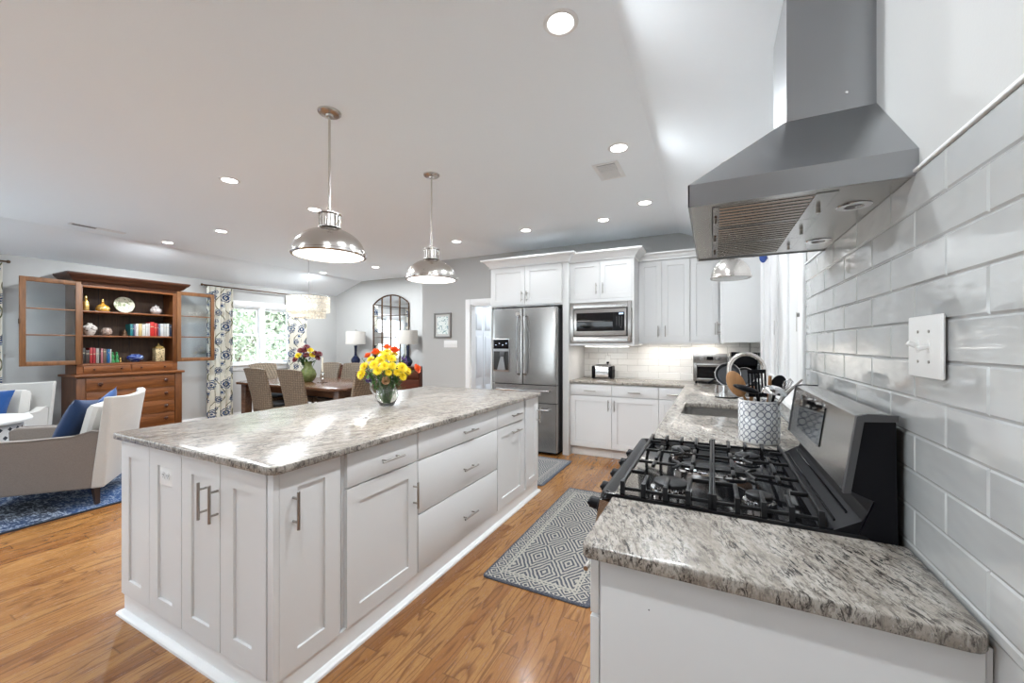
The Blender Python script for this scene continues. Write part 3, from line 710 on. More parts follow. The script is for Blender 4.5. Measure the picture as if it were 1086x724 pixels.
# refrigerator
r = empty('refrigerator', (-2.105, 4.9, 0), 0, 'stainless steel french door refrigerator with two bottom drawers', 'refrigerator')
x0, x1 = -2.555, -1.672
MB().box(x0, x1, 4.585, YB-.02, .035, 1.80, bev=.003).build('refrigerator_body', DGREY, r)
MB().box(x0+.03, x1-.03, 4.62, 5.2, .0, .035).build('base_grille', BLACKP, r)
def bowed(m, x0, x1, y, th, z0, z1, bow=.0, b=.012):
    N = 12
    out = []
    for i in range(N+1):
        s = i/N; x = x0+(x1-x0)*s; e = min(s, 1-s)*(x1-x0); yy = y+(0 if e > b else (b-math.sqrt(max(0, b*b-(b-e)**2)))) - bow*math.sin(PI*s); out.append((x, yy))
    xs = sorted(set([x0+b*(1-math.cos(a*PI/8)) for a in range(5)]+[x1-b*(1-math.cos(a*PI/8)) for a in range(5)]+[x0+(x1-x0)*k/10 for k in range(1, 10)]))
    out = []
    for x in xs:
        e = min(x-x0, x1-x); yy = y+(0 if e >= b else b-math.sqrt(max(0, b*b-(b-e)**2)))-bow*math.sin(PI*(x-x0)/(x1-x0)); out.append((x, yy))
    m.prism(out+[(x1, y+th), (x0, y+th)], z0, z1, 'z'); return m
xm = -2.122
for k, (a, b) in enumerate(((x0, xm-.003), (xm+.003, x1))):
    dd = bowed(MB(), a, b, 4.515, .068, .862, 1.812, .006).build('door', FRIDGE, r)
    hx = xm-.045 if k == 0 else xm+.045
    m = MB(); pts = [(hx, 4.512, .98), (hx, 4.475, .992)]+[(hx+(-.006 if k == 0 else .006)*math.sin(PI*i/10), 4.462-.012*math.sin(PI*i/10), 1.0+.70*i/10) for i in range(11)]+[(hx, 4.475, 1.708), (hx, 4.512, 1.72)]
    m.tube(pts, .0125, 10).build('door_handle', CHROME, dd)
    if k == 0:
        dp = MB().box(-2.535, -2.305, 4.498, 4.512, 1.012, 1.425, bev=.003).build('water_dispenser', STEEL, dd)
        MB().box(-2.530, -2.310, 4.494, 4.50, 1.30, 1.42, bev=.002).build('control_panel', BLACKG, dd)
        MB().box(-2.527, -2.313, 4.4955, 4.50, 1.03, 1.268, bev=.002).build('dispenser_cavity', DARKV, dd)
        MB().box(-2.43, -2.36, 4.478, 4.497, 1.20, 1.27, bev=.004).build('dispenser_nozzle', DGREY, dd)
        m = MB(); m.prism([(-2.47, 1.03), (-2.35, 1.03), (-2.38, 1.20), (-2.42, 1.20)], 4.484, 4.497, 'y'); m.build('dispenser_paddle', STEEL, dd)
        m = MB()
        for i in range(4): m.box(-2.50+i*.05, -2.485+i*.05, 4.4933, 4.4945, 1.345+(i % 2)*.02, 1.352+(i % 2)*.02)
        m.build('control_icons', emit('panel_icons', (.5, .65, 1), .8), dd)
        m = MB(T(xm-.065, 4.505, 1.735) @ rot('X', PI/2)); m.lathe([(.020, 0), (.026, 0), (.026, .004), (.020, .004), (.020, 0)], n=20, caps=False); m.lathe([(0, .001), (.012, .001), (.012, .003), (0, .003)], n=16)
        m.build('round_badge', PLATE, dd)
for z0, z1, hz in ((.640, .852, .79), (.045, .630, .560)):
    dd = bowed(MB(), x0, x1, 4.515, .068, z0, z1, .006).build('freezer_drawer', FRIDGE, r)
    m = MB(); m.tube([(x0+.09, 4.51, hz)]+[(x0+.09+(x1-x0-.18)*i/12, 4.468-.014*math.sin(PI*i/12), hz) for i in range(13)]+[(x1-.09, 4.51, hz)], .0135, 10).build('drawer_handle', CHROME, dd)
for a in (x0+.03, x1-.09): MB().box(a, a+.06, 4.53, 4.60, 1.813, 1.830, bev=.004).build('hinge_cover', DGREY, r)
# microwave
r = empty('microwave_oven', (-1.19, 4.95, 1.372), 0, 'built-in stainless microwave oven with trim kit', 'microwave')
MB().box(-1.50, -.87, 4.73, 5.19, 1.45, 1.80).build('oven_body', BLACKP, r)
m = MB(); X0, X1, Z0, Z1 = -1.560, -.826, 1.375, 1.858; a0, a1, b0, b1 = -1.517, -.868, 1.452, 1.787
m.box(X0, a0, 4.682, 4.70, Z0, Z1, bev=.002); m.box(a1, X1, 4.682, 4.70, Z0, Z1, bev=.002); m.box(a0, a1, 4.682, 4.70, b1, Z1, bev=.002); m.box(a0, a1, 4.682, 4.70, Z0, b0, bev=.002)
m.build('trim_frame', STEELH, r)
MB().box(a0, a1, 4.705, 4.72, b0, b1).build('vent_gap', DARKV, r)
f = MB().box(a0+.010, a1-.012, 4.668, 4.71, b0+.008, b1-.010, bev=.004).build('oven_front', STEELH, r)
MB().box(a0+.045, a1-.032, 4.6655, 4.67, b0+.062, b1-.055, bev=.002).build('door_window', BLACKG, f)
MB().box(a1-.165, a1-.036, 4.6645, 4.667, b0+.066, b1-.058).build('control_panel', BLACKP, f)
MB().box(a1-.095, a1-.045, 4.6635, 4.6655, b1-.082, b1-.066).build('clock_display', emit('clock_blue', (.15, .45, .9), .7), f)
m = MB(); m.cyl((a1-.072, 4.6632, b0+.105), (a1-.072, 4.6655, b0+.105), .004, 10)
for i in range(5):
    for j in range(3): m.box(a1-.125+j*.03, a1-.118+j*.03, 4.6635, 4.6655, b0+.13+i*.022, b0+.133+i*.022)
m.build('control_buttons', PLATE, f)
m = MB(T(a0+.035, 4.6670, b0+.028) @ rot('X', PI/2)); m.lathe([(.006, 0), (.009, 0), (.009, .001), (.006, .001), (.006, 0)], n=16, caps=False); m.build('round_logo', DGREY, f)
text('logo_letters', 'LG', .020, T(a0+.062, 4.6668, b0+.028) @ rot('X', PI/2), DGREY, f)
# base cabinets along the back wall
def base_back(x0, x1, label, hs):
    M = T(x0, 4.71, 0); w = x1-x0
    c = empty('base_cabinet', ((x0+x1)/2, 5.0, 0), 0, label, 'cabinet')
    m = MB(M); m.box(0, w, .021, YB-4.71, .105, .8835); m.box(0, w, .075, .10, 0, .105); m.build('cabinet_body', CABP, c)
    MB(M).box(0, w, .060, .0745, 0, .10, bev=.002).build('toe_kick_board', TRIMP, c)
    slab(M, w, .744, .878, CABP, c); shaker(M, w, .118, .738, CABP, c, 'door', .062)
    pull(M, w/2, .80, .14, False, c); pull(M, (w-.035 if hs > 0 else .035), .635, .13, True, c); return c
base_back(-1.565, -1.058, 'white base cabinet under the toaster beside the refrigerator panel', 1)
base_back(-1.056, -.536, 'white base cabinet of the back wall, second from the refrigerator', -1)
c = empty('corner_base_cabinet', (-.4, 5.0, 0), 0, 'white corner base cabinet with a narrow door by the counter corner', 'cabinet')
m = MB(); m.box(-.535, -.24, 4.731, YB, .105, .8835); m.box(-.535, -.24, 4.785, YB, 0, .105); m.build('cabinet_body', CABP, c)
slab(T(-.534, 4.71, 0), .29, .744, .878, CABP, c); shaker(T(-.534, 4.71, 0), .29, .118, .738, CABP, c, 'door', .055); pull(T(-.534, 4.71, 0), .145, .80, .12, False, c)
# right-hand run : near cabinet, range, sink cabinet, dishwasher
def run_unit(y0, y1, label, kind):
    M = face_mx(-.250, y1); w = y1-y0
    c = empty('base_cabinet', (.07, (y0+y1)/2, 0), 0, label, 'cabinet')
    m = MB(M); m.box(0, w, .024, WX+.25-.002, .105, .8835); m.box(0, w, .08, WX+.248, 0, .105); m.build('cabinet_body', CABP, c)
    if kind == 'near':
        slab(M, w-.004, .744, .878, CABP, c); shaker(M, w-.004, .118, .738, CABP, c, 'door', .055); pull(M, w/2, .80, .12, False, c)
        MB().box(-.222, WX-.012, y0-.006, y0, 0, .8835, bev=.001).build('end_panel', CABP, c)
        MB().cyl((-.12, y0-.0066, .795), (-.12, y0-.006, .795), .0016, 8).build('screw_hole', DGREY, c)
    elif kind == 'two':
        for k in range(2):
            slab(M @ T(k*w/2, 0, 0), w/2, .744, .878, CABP, c); shaker(M @ T(k*w/2, 0, 0), w/2, .118, .738, CABP, c, 'door', .06)
            pull(M, w/2+(-.035 if k == 0 else .035), .63, .13, True, c)
    return c
run_unit(.892, 1.165, 'white base cabinet end under the granite piece nearest the camera', 'near')
run_unit(1.965, 2.70, 'white base cabinet hidden past the stove, two doors', 'two')
cs = empty('sink_base_cabinet', (.07, 3.15, 0), 0, 'white sink base cabinet below the undermount sink', 'cabinet')
m = MB(); m.box(-.226, WX-.002, 2.702, 3.598, .105, .60); m.box(-.17, WX-.002, 2.702, 3.598, 0, .105); m.box(-.226, -.205, 2.702, 3.598, .60, .8835); m.build('cabinet_body', CABP, cs)
for k in range(2): shaker(face_mx(-.25, 3.598) @ T(k*.448, 0, 0), .448, .118, .738, CABP, cs, 'door', .06); slab(face_mx(-.25, 3.598) @ T(k*.448, 0, 0), .448, .744, .878, CABP, cs)
dw = empty('dishwasher', (.07, 3.9, 0), 0, 'stainless dishwasher under the counter past the sink', 'dishwasher')
MB().box(-.22, WX-.002, 3.602, 4.198, .10, .8835).build('washer_body', DGREY, dw); MB().box(-.25, -.221, 3.604, 4.196, .11, .878, bev=.004).build('door', FRIDGE, dw)
MB().tube([(-.25, 3.68, .80), (-.29, 3.69, .80), (-.29, 4.11, .80), (-.25, 4.12, .80)], .01, 8).build('door_handle', CHROME, dw); MB().box(-.18, WX-.01, 3.61, 4.19, 0, .10).build('toe_panel', BLACKP, dw)
run_unit(4.20, 4.705, 'white base cabinet between dishwasher and counter corner', 'two')
# worktops
tag(worktop(rrect(-.262, WX-.010, .862, 1.172, .012, 4, [.02, .028, .004, .004]), [], ZU, ZT, 'stove_side_worktop', GRANITE2), 'granite counter end piece in the foreground, right of the stove front', 'worktop')
outer = [(-.262, 1.960), (WX-.010, 1.960), (WX-.010, YB-.010), (-1.565, YB-.010), (-1.565, 4.690), (-.262, 4.690)]
sink_hole = rrect(-.180, .215, 2.76, 3.31, .05, 5)
tag(worktop(outer, [sink_hole], ZU, ZT, 'counter_worktop', GRANITE2), 'L-shaped granite worktop holding the sink and utensil crock', 'worktop')
# sink
s_ = empty('kitchen_sink', (.02, 3.03, .70), 0, 'stainless undermount sink in the counter behind the utensil crock', 'sink')
m = MB(); hi = rrect(-.186, .221, 2.754, 3.316, .055, 5); mid = rrect(-.182, .217, 2.758, 3.312, .05, 5); lo = rrect(-.165, .20, 2.775, 3.295, .06, 5)
n = len(hi); L = [[(*q, ZU-.001) for q in offset_poly(hi, -.012)], [(*q, ZU-.001) for q in mid], [(*q, .72) for q in mid], [(*q, .69) for q in lo]]
for k in range(3):
    for j in range(n): m._add([L[k][j], L[k][(j+1) % n], L[k+1][(j+1) % n], L[k+1][j]], [(0, 1, 2, 3)])
m._add(L[3], [tuple(range(n))]); m.build('sink_bowl', STEELH, s_)
MB().lathe([(0, 0), (.04, 0), (.045, .004), (.03, .004), (.028, .001), (0, .001)], (.02, 3.03, .691), 20).build('drain', CHROME, s_)
f = empty('kitchen_faucet', (.30, 3.03, ZT), 0, 'tall brushed steel gooseneck faucet arching over the sink', 'faucet')
m = MB(); m.lathe([(.030, 0), (.030, .008), (.020, .02), (.017, .09)], (.30, 3.03, ZT+.0005), 20)
m.tube([(.30, 3.03, ZT+.06), (.30, 3.03, 1.18)]+[(.20+.10*math.cos(a*PI/12), 3.03, 1.19+.105*math.sin(a*PI/12)) for a in range(0, 13)]+[(.10, 3.03, 1.16)], .0135, 12); m.build('spout', NICKEL, f)
MB().cyl((.10, 3.03, 1.16), (.10, 3.03, 1.09), .017, 14, .015).build('spray_head', NICKEL, f)
MB().tube([(.30, 3.015, ZT+.06), (.30, 2.98, ZT+.065), (.29, 2.94, ZT+.09)], .006, 8).build('lever', NICKEL, f)

# ================================================================== GAS RANGE
g = empty('gas_range', (.05, 1.567, 0), 0, 'stainless gas range with black cast iron grates and slanted control panel', 'stove')
RY0, RY1 = 1.180, 1.954
MB().box(-.24, .372, RY0, RY1, .02, .895).build('range_body', BLACKP, g)
for x in (-.2, .33):
    for y in (1.24, 1.9): MB().cyl((x, y, 0), (x, y, .02), .02, 10).build('foot', BLACKP, g)
dr = MB().box(-.285, -.241, RY0+.004, RY1-.004, .20, .74, bev=.006).build('oven_door', STEELH, g)
MB().box(-.2875, -.284, RY0+.12, RY1-.12, .32, .60).build('door_window', BLACKG, dr)
MB().tube([(-.285, RY0+.06, .70), (-.335, RY0+.07, .70), (-.335, RY1-.07, .70), (-.285, RY1-.06, .70)], .012, 10).build('door_handle', CHROME, dr)
MB().box(-.285, -.241, RY0+.004, RY1-.004, .03, .19, bev=.006).build('storage_drawer', STEELH, g)
m = MB(); m.prism([(-.24, .75), (-.285, .75), (-.318, .80), (-.300, .895), (-.24, .895)], RY0, RY1); cp = m.build('knob_panel', STEELH, g)
for k in range(5):
    y = 1.25+k*.158; M = T(-.312, y, .852) @ rot('Y', -1.40)
    m = MB(M); m.lathe([(.0, 0), (.024, 0), (.024, .008), (.019, .010), (.018, .034), (.015, .038), (0, .038)], n=20); m.box(-.005, .005, -.018, .018, .03, .042, bev=.002)
    m.build('control_knob', BLACKP, cp)
# cooktop : gloss deck with raised rim
m = MB()
def ring(x0, x1, y0, y1, z): return [(*p, z) for p in rrect(x0, x1, y0, y1, .02, 4)]
L = [ring(-.300, .335, RY0, RY1, .893), ring(-.302, .335, RY0-.002, RY1+.002, .905), ring(-.296, .33, RY0+.004, RY1-.004, .918), ring(-.284, .318, RY0+.014, RY1-.014, .919), ring(-.268, .255, RY0+.03, RY1-.03, .906)]
for k in range(4):
    n = len(L[0])
    for j in range(n): m._add([L[k][j], L[k][(j+1) % n], L[k+1][(j+1) % n], L[k+1][j]], [(0, 1, 2, 3)])
m._add(L[4], [tuple(range(len(L[4])))]); m._add(L[0], [tuple(range(len(L[0])))])
m.build('cooktop_deck', BLACKG, g, angle=50)
def burner(x, y, r, sx=1.0, label=None):
    b = MB(); b.lathe([(r*1.25, 0), (r*1.2, .006), (r*.95, .008), (r*.92, .016), (0, .016)], (x, y, .9062), 28, sx=sx); o = b.build('burner_base', CHROME, g)
    b = MB(); b.lathe([(0, .016), (r*1.02, .016), (r*1.05, .019), (r*1.0, .025), (r*.9, .027), (0, .0275)], (x, y, .9062), 28, sx=sx); b.build('burner_cap', CASTI, o)
    b = MB()
    for k in range(18): a = 2*PI*k/18; b.box(x+r*.9*sx*math.cos(a)-.0022, x+r*.9*sx*math.cos(a)+.0022, y+r*.9*math.sin(a)-.0022, y+r*.9*math.sin(a)+.0022, .9142, .9225)
    b.build('flame_ports', CHROME, o)
burner(-.115, 1.335, .050); burner(-.115, 1.785, .036); burner(.12, 1.335, .034); burner(.12, 1.785, .040); burner(.0, 1.567, .040, 2.5)
# two grate halves
ZG = .950
def bar(m, x0, y0, x1, y1, z=ZG, w=.0055, h=.012):
    L_ = math.hypot(x1-x0, y1-y0); M = T(x0, y0, 0) @ rot('Z', math.atan2(y1-y0, x1-x0)); o = m.M; m.M = M; m.box(-.001, L_+.001, -w, w, z-h, z, bev=.0025); m.M = o
def post(m, x, y, s_):
    m.prism([(y-.006*s_, ZG), (y+.007*s_, ZG-.001), (y+.012*s_, ZG-.020), (y+.012*s_, .9075+.0005), (y-.001*s_, .9075+.0005), (y-.008*s_, ZG-.015)], x-.0062, x+.0062, 'x')
xs = [-.240+.0600*i for i in range(9)]; ya, yb, yc = RY0+.040, RY1-.040, 1.567
for side in (0, 1):
    m = MB(); sg = 1 if side else -1; X = [x for i, x in enumerate(xs) if (i >= 4 if side else i <= 4)]
    if not side: X = X[:-1]+[-.0042]
    else: X = [.0042]+X[1:]
    X = sorted(X, key=lambda v: -abs(v))        # outer first
    xo, x1_, x2_, x3_, xi = X
    bar(m, xo, ya, xo, yb, ZG); bar(m, xi, ya, xi, yb, ZG, .0036)
    for y, s_ in ((ya, -1), (yb, 1)):
        bar(m, xo, y, xi, y, ZG-.018, .004, .010)
        for x in X: post(m, x, y, s_)
    for y in (yc-.085, yc+.085): bar(m, xo, y, xi, y, ZG-.004, .0045, .010)
    for y in (yc-.225, yc+.225):
        bar(m, xo, y, xo-sg*.045, y, ZG); bar(m, xi, y, xi+sg*.05, y, ZG-.002)
    for x, l in ((x1_, .085), (x3_, .12)):
        bar(m, x, ya, x, ya+l, ZG); bar(m, x, yb, x, yb-l, ZG); bar(m, x, yc-.05, x, yc+.05, ZG)
        bar(m, x, yc-.085, x, yc-.14, ZG); bar(m, x, yc+.085, x, yc+.14, ZG)
    bar(m, x2_, ya, x2_, ya+.085, ZG); bar(m, x2_, yb, x2_, yb-.085, ZG)
    for s2 in (-1, 1):          # curved centre link round the burner
        yy = yc+s2*.085
        pts = [(x2_, yy+s2*.06, ZG-.005), (x2_-sg*.012, yy+s2*.035, ZG-.005), (x2_-sg*.022, yy+s2*.0, ZG-.005), (x2_-sg*.010, yy-s2*.03, ZG-.005), (x2_+sg*.006, yy-s2*.045, ZG-.005)]
        m.tube(pts, .0055, 8)
    m.build('cast_iron_grate', CASTI, g, angle=40)
# back guard
m = MB(); m.prism([(.300, .9062), (.333, .999), (.279, 1.020), (.303, 1.187), (.368, 1.192), (.372, .9062)], RY0+.004, RY1-.004); bgd = m.build('back_guard', BLACKP, g)
m = MB(); m.prism([(.2772, 1.012), (.3015, 1.190), (.318, 1.1955), (.369, 1.1955), (.369, 1.193), (.306, 1.189), (.2815, 1.0165)], RY0+.012, RY1-.012); m.build('stainless_cover', STEELH, bgd)
for y in (RY0, RY1-.014):
    m = MB(); m.prism([(.274, 1.010), (.299, 1.192), (.318, 1.1985), (.372, 1.1985), (.372, 1.184), (.312, 1.180), (.288, 1.012)], y, y+.014); m.build('end_trim', DGREY, bgd)
m = MB(); m.prism([(.235, .9072), (.262, .921), (.310, .950), (.334, .998), (.330, 1.0), (.300, .9072)], RY0+.006, RY1-.006); m.build('rear_vent_slope', BLACKP, g)
m = MB()
for k in range(2): m.box(.266+k*.028, .271+k*.028, RY0+.05+k*.02, RY1-.05, .922+k*.0165, .930+k*.0165, bev=.002)
m.build('vent_ribs', BLACKG, g)
m = MB(); sl = (1.19-1.012)/.0243
def onf(z, d): return .2772+(z-1.012)/sl-d
m.prism([(onf(1.055, 0), 1.055), (onf(1.055, .003), 1.055), (onf(1.172, .003), 1.172), (onf(1.172, 0), 1.172)], 1.46, 1.80); dp = m.build('display_glass', BLACKG, bgd)
m = MB()
for k in range(2): m.tube([(onf(1.175, .002), 1.50+k*.12, 1.175), (onf(1.175, .010), 1.51+k*.12, 1.176), (onf(1.175, .010), 1.53+k*.12, 1.176), (onf(1.175, .002), 1.54+k*.12, 1.175)], .004, 6)
m.build('display_button', CHROME, bgd)
# ================================================================== RANGE HOOD
h = empty('range_hood', (.17, 1.531, 1.719), 0, 'stainless steel chimney range hood with baffle filters above the range', 'range hood')
HX, HW, H0, H1 = -.057, WX-.0, 1.147, 1.915
z0, z1, z2 = 1.719, 1.777, 2.003
m = MB()
th = .004
for (a, b, c, d) in ((HX, HX+th, H0, H1), (HX, HW, H0, H0+th), (HX, HW, H1-th, H1)): m.box(a, b, c, d, z0, z1)
m.build('skirt_band', STEEL, h)
m = MB(); lo = [(HX, H0), (HW, H0), (HW, H1), (HX, H1)]; hi = [(.190, 1.389), (HW, 1.389), (HW, 1.668), (.190, 1.668)]
m._add([(*p, z1) for p in lo]+[(*p, z2) for p in hi], [(0, 1, 5, 4), (3, 0, 4, 7), (2, 3, 7, 6), (1, 2, 6, 5), (4, 5, 6, 7), (3, 2, 1, 0)]); m.build('sloped_canopy', STEEL, h, flat=True)
MB().box(.193, HW, 1.392, 1.665, z2, 2.4).build('chimney_cover', STEEL, h)
m = MB(); m.cyl((.33, 1.391, 2.05), (.33, 1.3895, 2.05), .0035, 10); m.build('chimney_screw', CHROME, h)
m = MB(); m.box(HX+th, .0, H0+th, H1-th, z0+.004, z0+.010); m.box(.270, HW, H0+th, H1-th, z0+.004, z0+.010); m.box(0, .27, H0+th, H0+.04, z0+.004, z0+.010); m.box(0, .27, H1-.04, H1-th, z0+.004, z0+.010); m.build('underside_panel', STEELH, h)
for k in range(3):
    ya_, yb_ = H0+.042+k*.2285, H0+.042+(k+1)*.2285-.002
    m = MB(); m.box(.002, .018, ya_, yb_, z0+.002, z0+.012); m.box(.225, .268, ya_, yb_, z0+.002, z0+.012); m.box(.018, .225, ya_, ya_+.003, z0+.004, z0+.012); m.box(.018, .225, yb_-.003, yb_, z0+.004, z0+.012)
    f = m.build('baffle_filter', STEELH, h)
    b = MB(); n = 8
    for i in range(n):
        y = ya_+(i+.5)*(yb_-ya_)/n; b.prism([(y-.0095*math.cos(q*PI/6), z0+.011-.009*math.sin(q*PI/6)) for q in range(7)], .018, .225, 'x')
    b.build('baffle_bars', NICKEL, f, angle=60)
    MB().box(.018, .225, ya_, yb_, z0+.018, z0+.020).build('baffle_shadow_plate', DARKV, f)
    ym = (ya_+yb_)/2
    MB().cyl((.250, ym, z0+.002), (.250, ym, z0-.014), .005, 10).build('filter_knob', HANDLE, f); 
    MB().box(.006, .012, ym-.03, ym+.03, z0-.001, z0+.003).build('filter_slot', BRONZE, f)
for y in (1.34, 1.74):
    m = MB(); m.lathe([(.021, .004), (.036, .003), (.038, 0), (.036, -.002), (.021, -.002), (.021, .004)], (.333, y, z0+.003), 28, caps=False); o = m.build('hood_lamp', CHROME, h)
    MB().lathe([(0, .004), (.021, .004), (.018, .001), (0, .0)], (.333, y, z0+.003), 20).build('lamp_lens', DGREY, o)
# ================================================================== LIGHT FIXTURES
def pendant(x, y, zr, R, zc, label, lit=True, rodr=.0065, hh=1.0):
    s_ = R/.20; root = empty('pendant_light', (x, y, zr), 0, label, 'pendant light')
    c = (x, y, zr); H = .148*s_*hh
    P = [(R*1.02, -.006*s_), (R*1.045, .0), (R*1.045, .010*s_), (R*1.0, .014*s_)]
    dome = [(R*math.cos(a)*1.0, .014*s_+H*math.sin(a)) for a in [k*PI/2/12*.86 for k in range(13)]]
    m = MB(); m.lathe(dome+[(dome[-1][0]-.004, dome[-1][1]-.001)]+[(max(.001, r-.003), z-.002) for r, z in reversed(dome)], c, 40, caps=False); d = m.build('dome_shade', NICKEL, root, angle=50)
    m = MB(); m.lathe([(R*.985, .018*s_), (R*1.01, .016*s_), (R*1.045, .012*s_), (R*1.05, .0), (R*1.03, -.006*s_), (R*.97, -.006*s_), (R*.97, .018*s_), (R*.985, .018*s_)], c, 40, caps=False); rm = m.build('rim_band', NICKEL, d)
    for k in range(3):
        a = 2*PI*k/3+.5; MB().lathe([(0, -.008), (.006, -.006), (.006, .006), (0, .009)], (x+R*1.06*math.cos(a), y+R*1.06*math.sin(a), zr+.008), 10).build('thumb_screw', NICKEL, rm)
    MB().lathe([(0, -.012*s_), (R*.5, -.010*s_), (R*.9, -.004*s_), (R*.969, .001)], c, 40, caps=False).build('diffuser', PENDE if lit else FROST, root)
    zt = dome[-1][1]
    nk = [(dome[-1][0]+.004, zt-.001), (R*.33, zt+.004*s_), (R*.33, zt+.010*s_), (R*.27, zt+.012*s_), (R*.27, zt+.082*s_), (R*.33, zt+.085*s_), (R*.33, zt+.091*s_), (.018*s_, zt+.093*s_), (.014*s_, zt+.12*s_), (0, zt+.12*s_)]
    MB().lathe(nk, c, 28, caps=False).build('socket_cup', NICKEL, root, angle=25)
    m = MB()
    for k in range(12): a = 2*PI*k/12; m.cyl((x+R*.285*math.cos(a), y+R*.285*math.sin(a), zr+zt+.014*s_), (x+R*.285*math.cos(a), y+R*.285*math.sin(a), zr+zt+.080*s_), .004*s_, 6)
    m.build('cup_fins', NICKEL, root)
    MB().cyl((x, y, zr+zt+.11*s_), (x, y, zc-.02), rodr, 10).build('hanging_rod', NICKEL, root)
    MB().lathe([(0, -.030), (.018, -.028), (.022, -.018), (.055, -.014), (.064, -.008), (.066, 0), (0, 0)], (x, y, zc), 32).build('ceiling_canopy', NICKEL, root, angle=25)
    if lit:
        l = area('pendant_lamp', (x, y, zr-.02*s_), (0, 0, 0), R*1.8, 0, 4, (1, .98, .96), shape='DISK'); 
    return root
pendant(-2.03, 1.625, 1.885, .198, ZC, 'brushed nickel dome pendant over the island, the nearer one')
pendant(-2.04, 2.60, 1.885, .198, ZC, 'brushed nickel dome pendant over the island, the farther one')
zs = ZC+(ZR-ZC)*(.11-XB)/(WX-XB)
pendant(.11, 3.03, 1.80, .118, zs+.012, 'small unlit nickel dome pendant hanging over the sink beyond the hood', lit=False, hh=1.45)
cans = [(-.58, 1.617, 'recessed ceiling light nearest the camera, at the top of the photo'), (-.585, 2.83, 'recessed ceiling light beside the square air vent'), (-.585, 4.04, 'recessed ceiling light above the counter corner, rightmost of the far ones'),
 (-1.075, 4.39, 'recessed ceiling light over the microwave cabinet'), (-2.01, 4.37, 'recessed ceiling light in front of the refrigerator cabinet'), (-3.06, 4.43, 'recessed ceiling light near the hall opening, right of the far pendant'),
 (-3.62, 1.92, 'recessed ceiling light left of the near pendant, largest in the living side'), (-3.63, 2.73, 'recessed ceiling light just behind the near pendant shade'), (-5.34, 2.74, 'recessed ceiling light in the middle of the living side ceiling'),
 (-6.58, 2.72, 'recessed ceiling light closest to the hutch'), (-5.37, 5.25, 'recessed ceiling light between the two island pendants, far over the dining end'), (-6.69, 5.21, 'recessed ceiling light above the chandelier, farthest left')]
for x, y, lb in cans+[(-3.62, -.6, 'added unseen ceiling light over the living area behind the camera'), (-.6, .2, 'added unseen ceiling light right above the camera'), (-5.3, .3, 'added unseen ceiling light over the round table')]:  # last three are extra lights out of view, added to brighten the room
    r_ = empty('recessed_light', (x, y, ZC-.004), 0, lb, 'ceiling light')
    MB().lathe([(.052, -.001), (.058, -.006), (.072, -.004), (.076, 0), (.052, 0), (.052, -.001)], (x, y, ZC-.0002), 28, caps=False).build('trim_ring', TRIMP, r_)
    MB().lathe([(0, -.003), (.0525, -.003), (.0525, -.001), (0, -.001)], (x, y, ZC-.0003), 24).build('lens', LEDW, r_)
    area('can_lamp', (x, y, ZC-.012), (0, 0, 0), .10, 0, 2.4 if y > 4 and x > -3.2 else ((12.5 if y < 2 else 15.5) if x > -3 else (15 if x > -4 else (24 if y > 0.5 else 18))), (.90, .96, 1), shape='DISK')
hl = empty('recessed_light', (-2.75, 6.3, ZC-.004), 0, 'added cool ceiling light standing in for daylight in the hall', 'ceiling light')  # unseen fitting added because the closed hall gets no daylight
struct('ceiling_hall', MB().box(-3.5, -2.0, YB+.12, 7.1, ZC, ZC+.1), CEILP)
MB().lathe([(0, -.02), (.12, -.015), (.14, 0), (0, 0)], (-2.75, 6.3, ZC-.0003), 24).build('lens', LEDW, hl); area('hall_fill_light', (-2.75, 6.3, ZC-.03), (0, 0, 0), .3, 0, 18, (.80, .90, 1.0), shape='DISK')
# under cabinet lights
for x0, x1, y, z, lb in ((-1.45, -.9, 4.95, 1.339, 'slim light bar under the microwave cabinet'), (-.78, -.25, 5.15, 1.384, 'slim light bar under the two-door wall cabinet'), (-.15, .05, 5.15, 1.384, 'slim light bar under the corner wall cabinet')):
    u_ = empty('under_cabinet_light', ((x0+x1)/2, y, z-.012), 0, lb, 'light bar')
    MB().box(x0, x1, y-.02, y+.02, z-.010, z, bev=.002).build('light_housing', PLATE, u_)
    MB().box(x0+.01, x1-.01, y-.014, y+.014, z-.0125, z-.0102).build('lens', LEDW, u_)
    area('bar_lamp', ((x0+x1)/2, y, z-.016), (0, 0, 0), x1-x0-.03, .02, .75, (1, .92, .82))
# capiz chandelier over the dining table
CX, CY = -5.62, 4.12
ch = empty('chandelier', (CX, CY, 1.76), 0, 'two-tier round capiz shell chandelier glowing over the dining table', 'chandelier')
CAP = NT('capiz_shell'); nn = CAP.noise(CAP.pos(), 40, 3); CAP.set(col=CAP.mix(nn, (.62, .55, .42), (.92, .88, .78)), rough=.25, emi=(1, .93, .80), es=CAP.math('MULTIPLY', CAP.ramp(nn, [(0.35, .25), (.65, 1.0)]), .20)); CAP = CAP.m
def tier(R, z0, z1, rows, name):
    m = MB(); n = int(2*PI*R/.052); hh = (z1-z0)/rows
    for r_ in range(rows):
        for k in range(n):
            a = 2*PI*(k+(.5 if r_ % 2 else 0))/n; M = T(CX, CY, 0) @ rot('Z', a) @ T(R, 0, 0); o = m.M; m.M = M; w_ = PI*R/n*.86
            m.box(-.0015, .0015, -w_, w_, z0+r_*hh+.004, z0+(r_+1)*hh-.002); m.M = o
    m.build(name, CAP, ch, flat=True)
tier(.305, 1.852, 2.095, 5, 'upper_tier'); tier(.245, 1.765, 1.86, 2, 'lower_tier')
m = MB()
for R, z in ((.305, 2.098), (.245, 1.862)): m.tube([(CX+R*math.cos(2*PI*k/40), CY+R*math.sin(2*PI*k/40), z) for k in range(40)], .004, 6, closed=True)
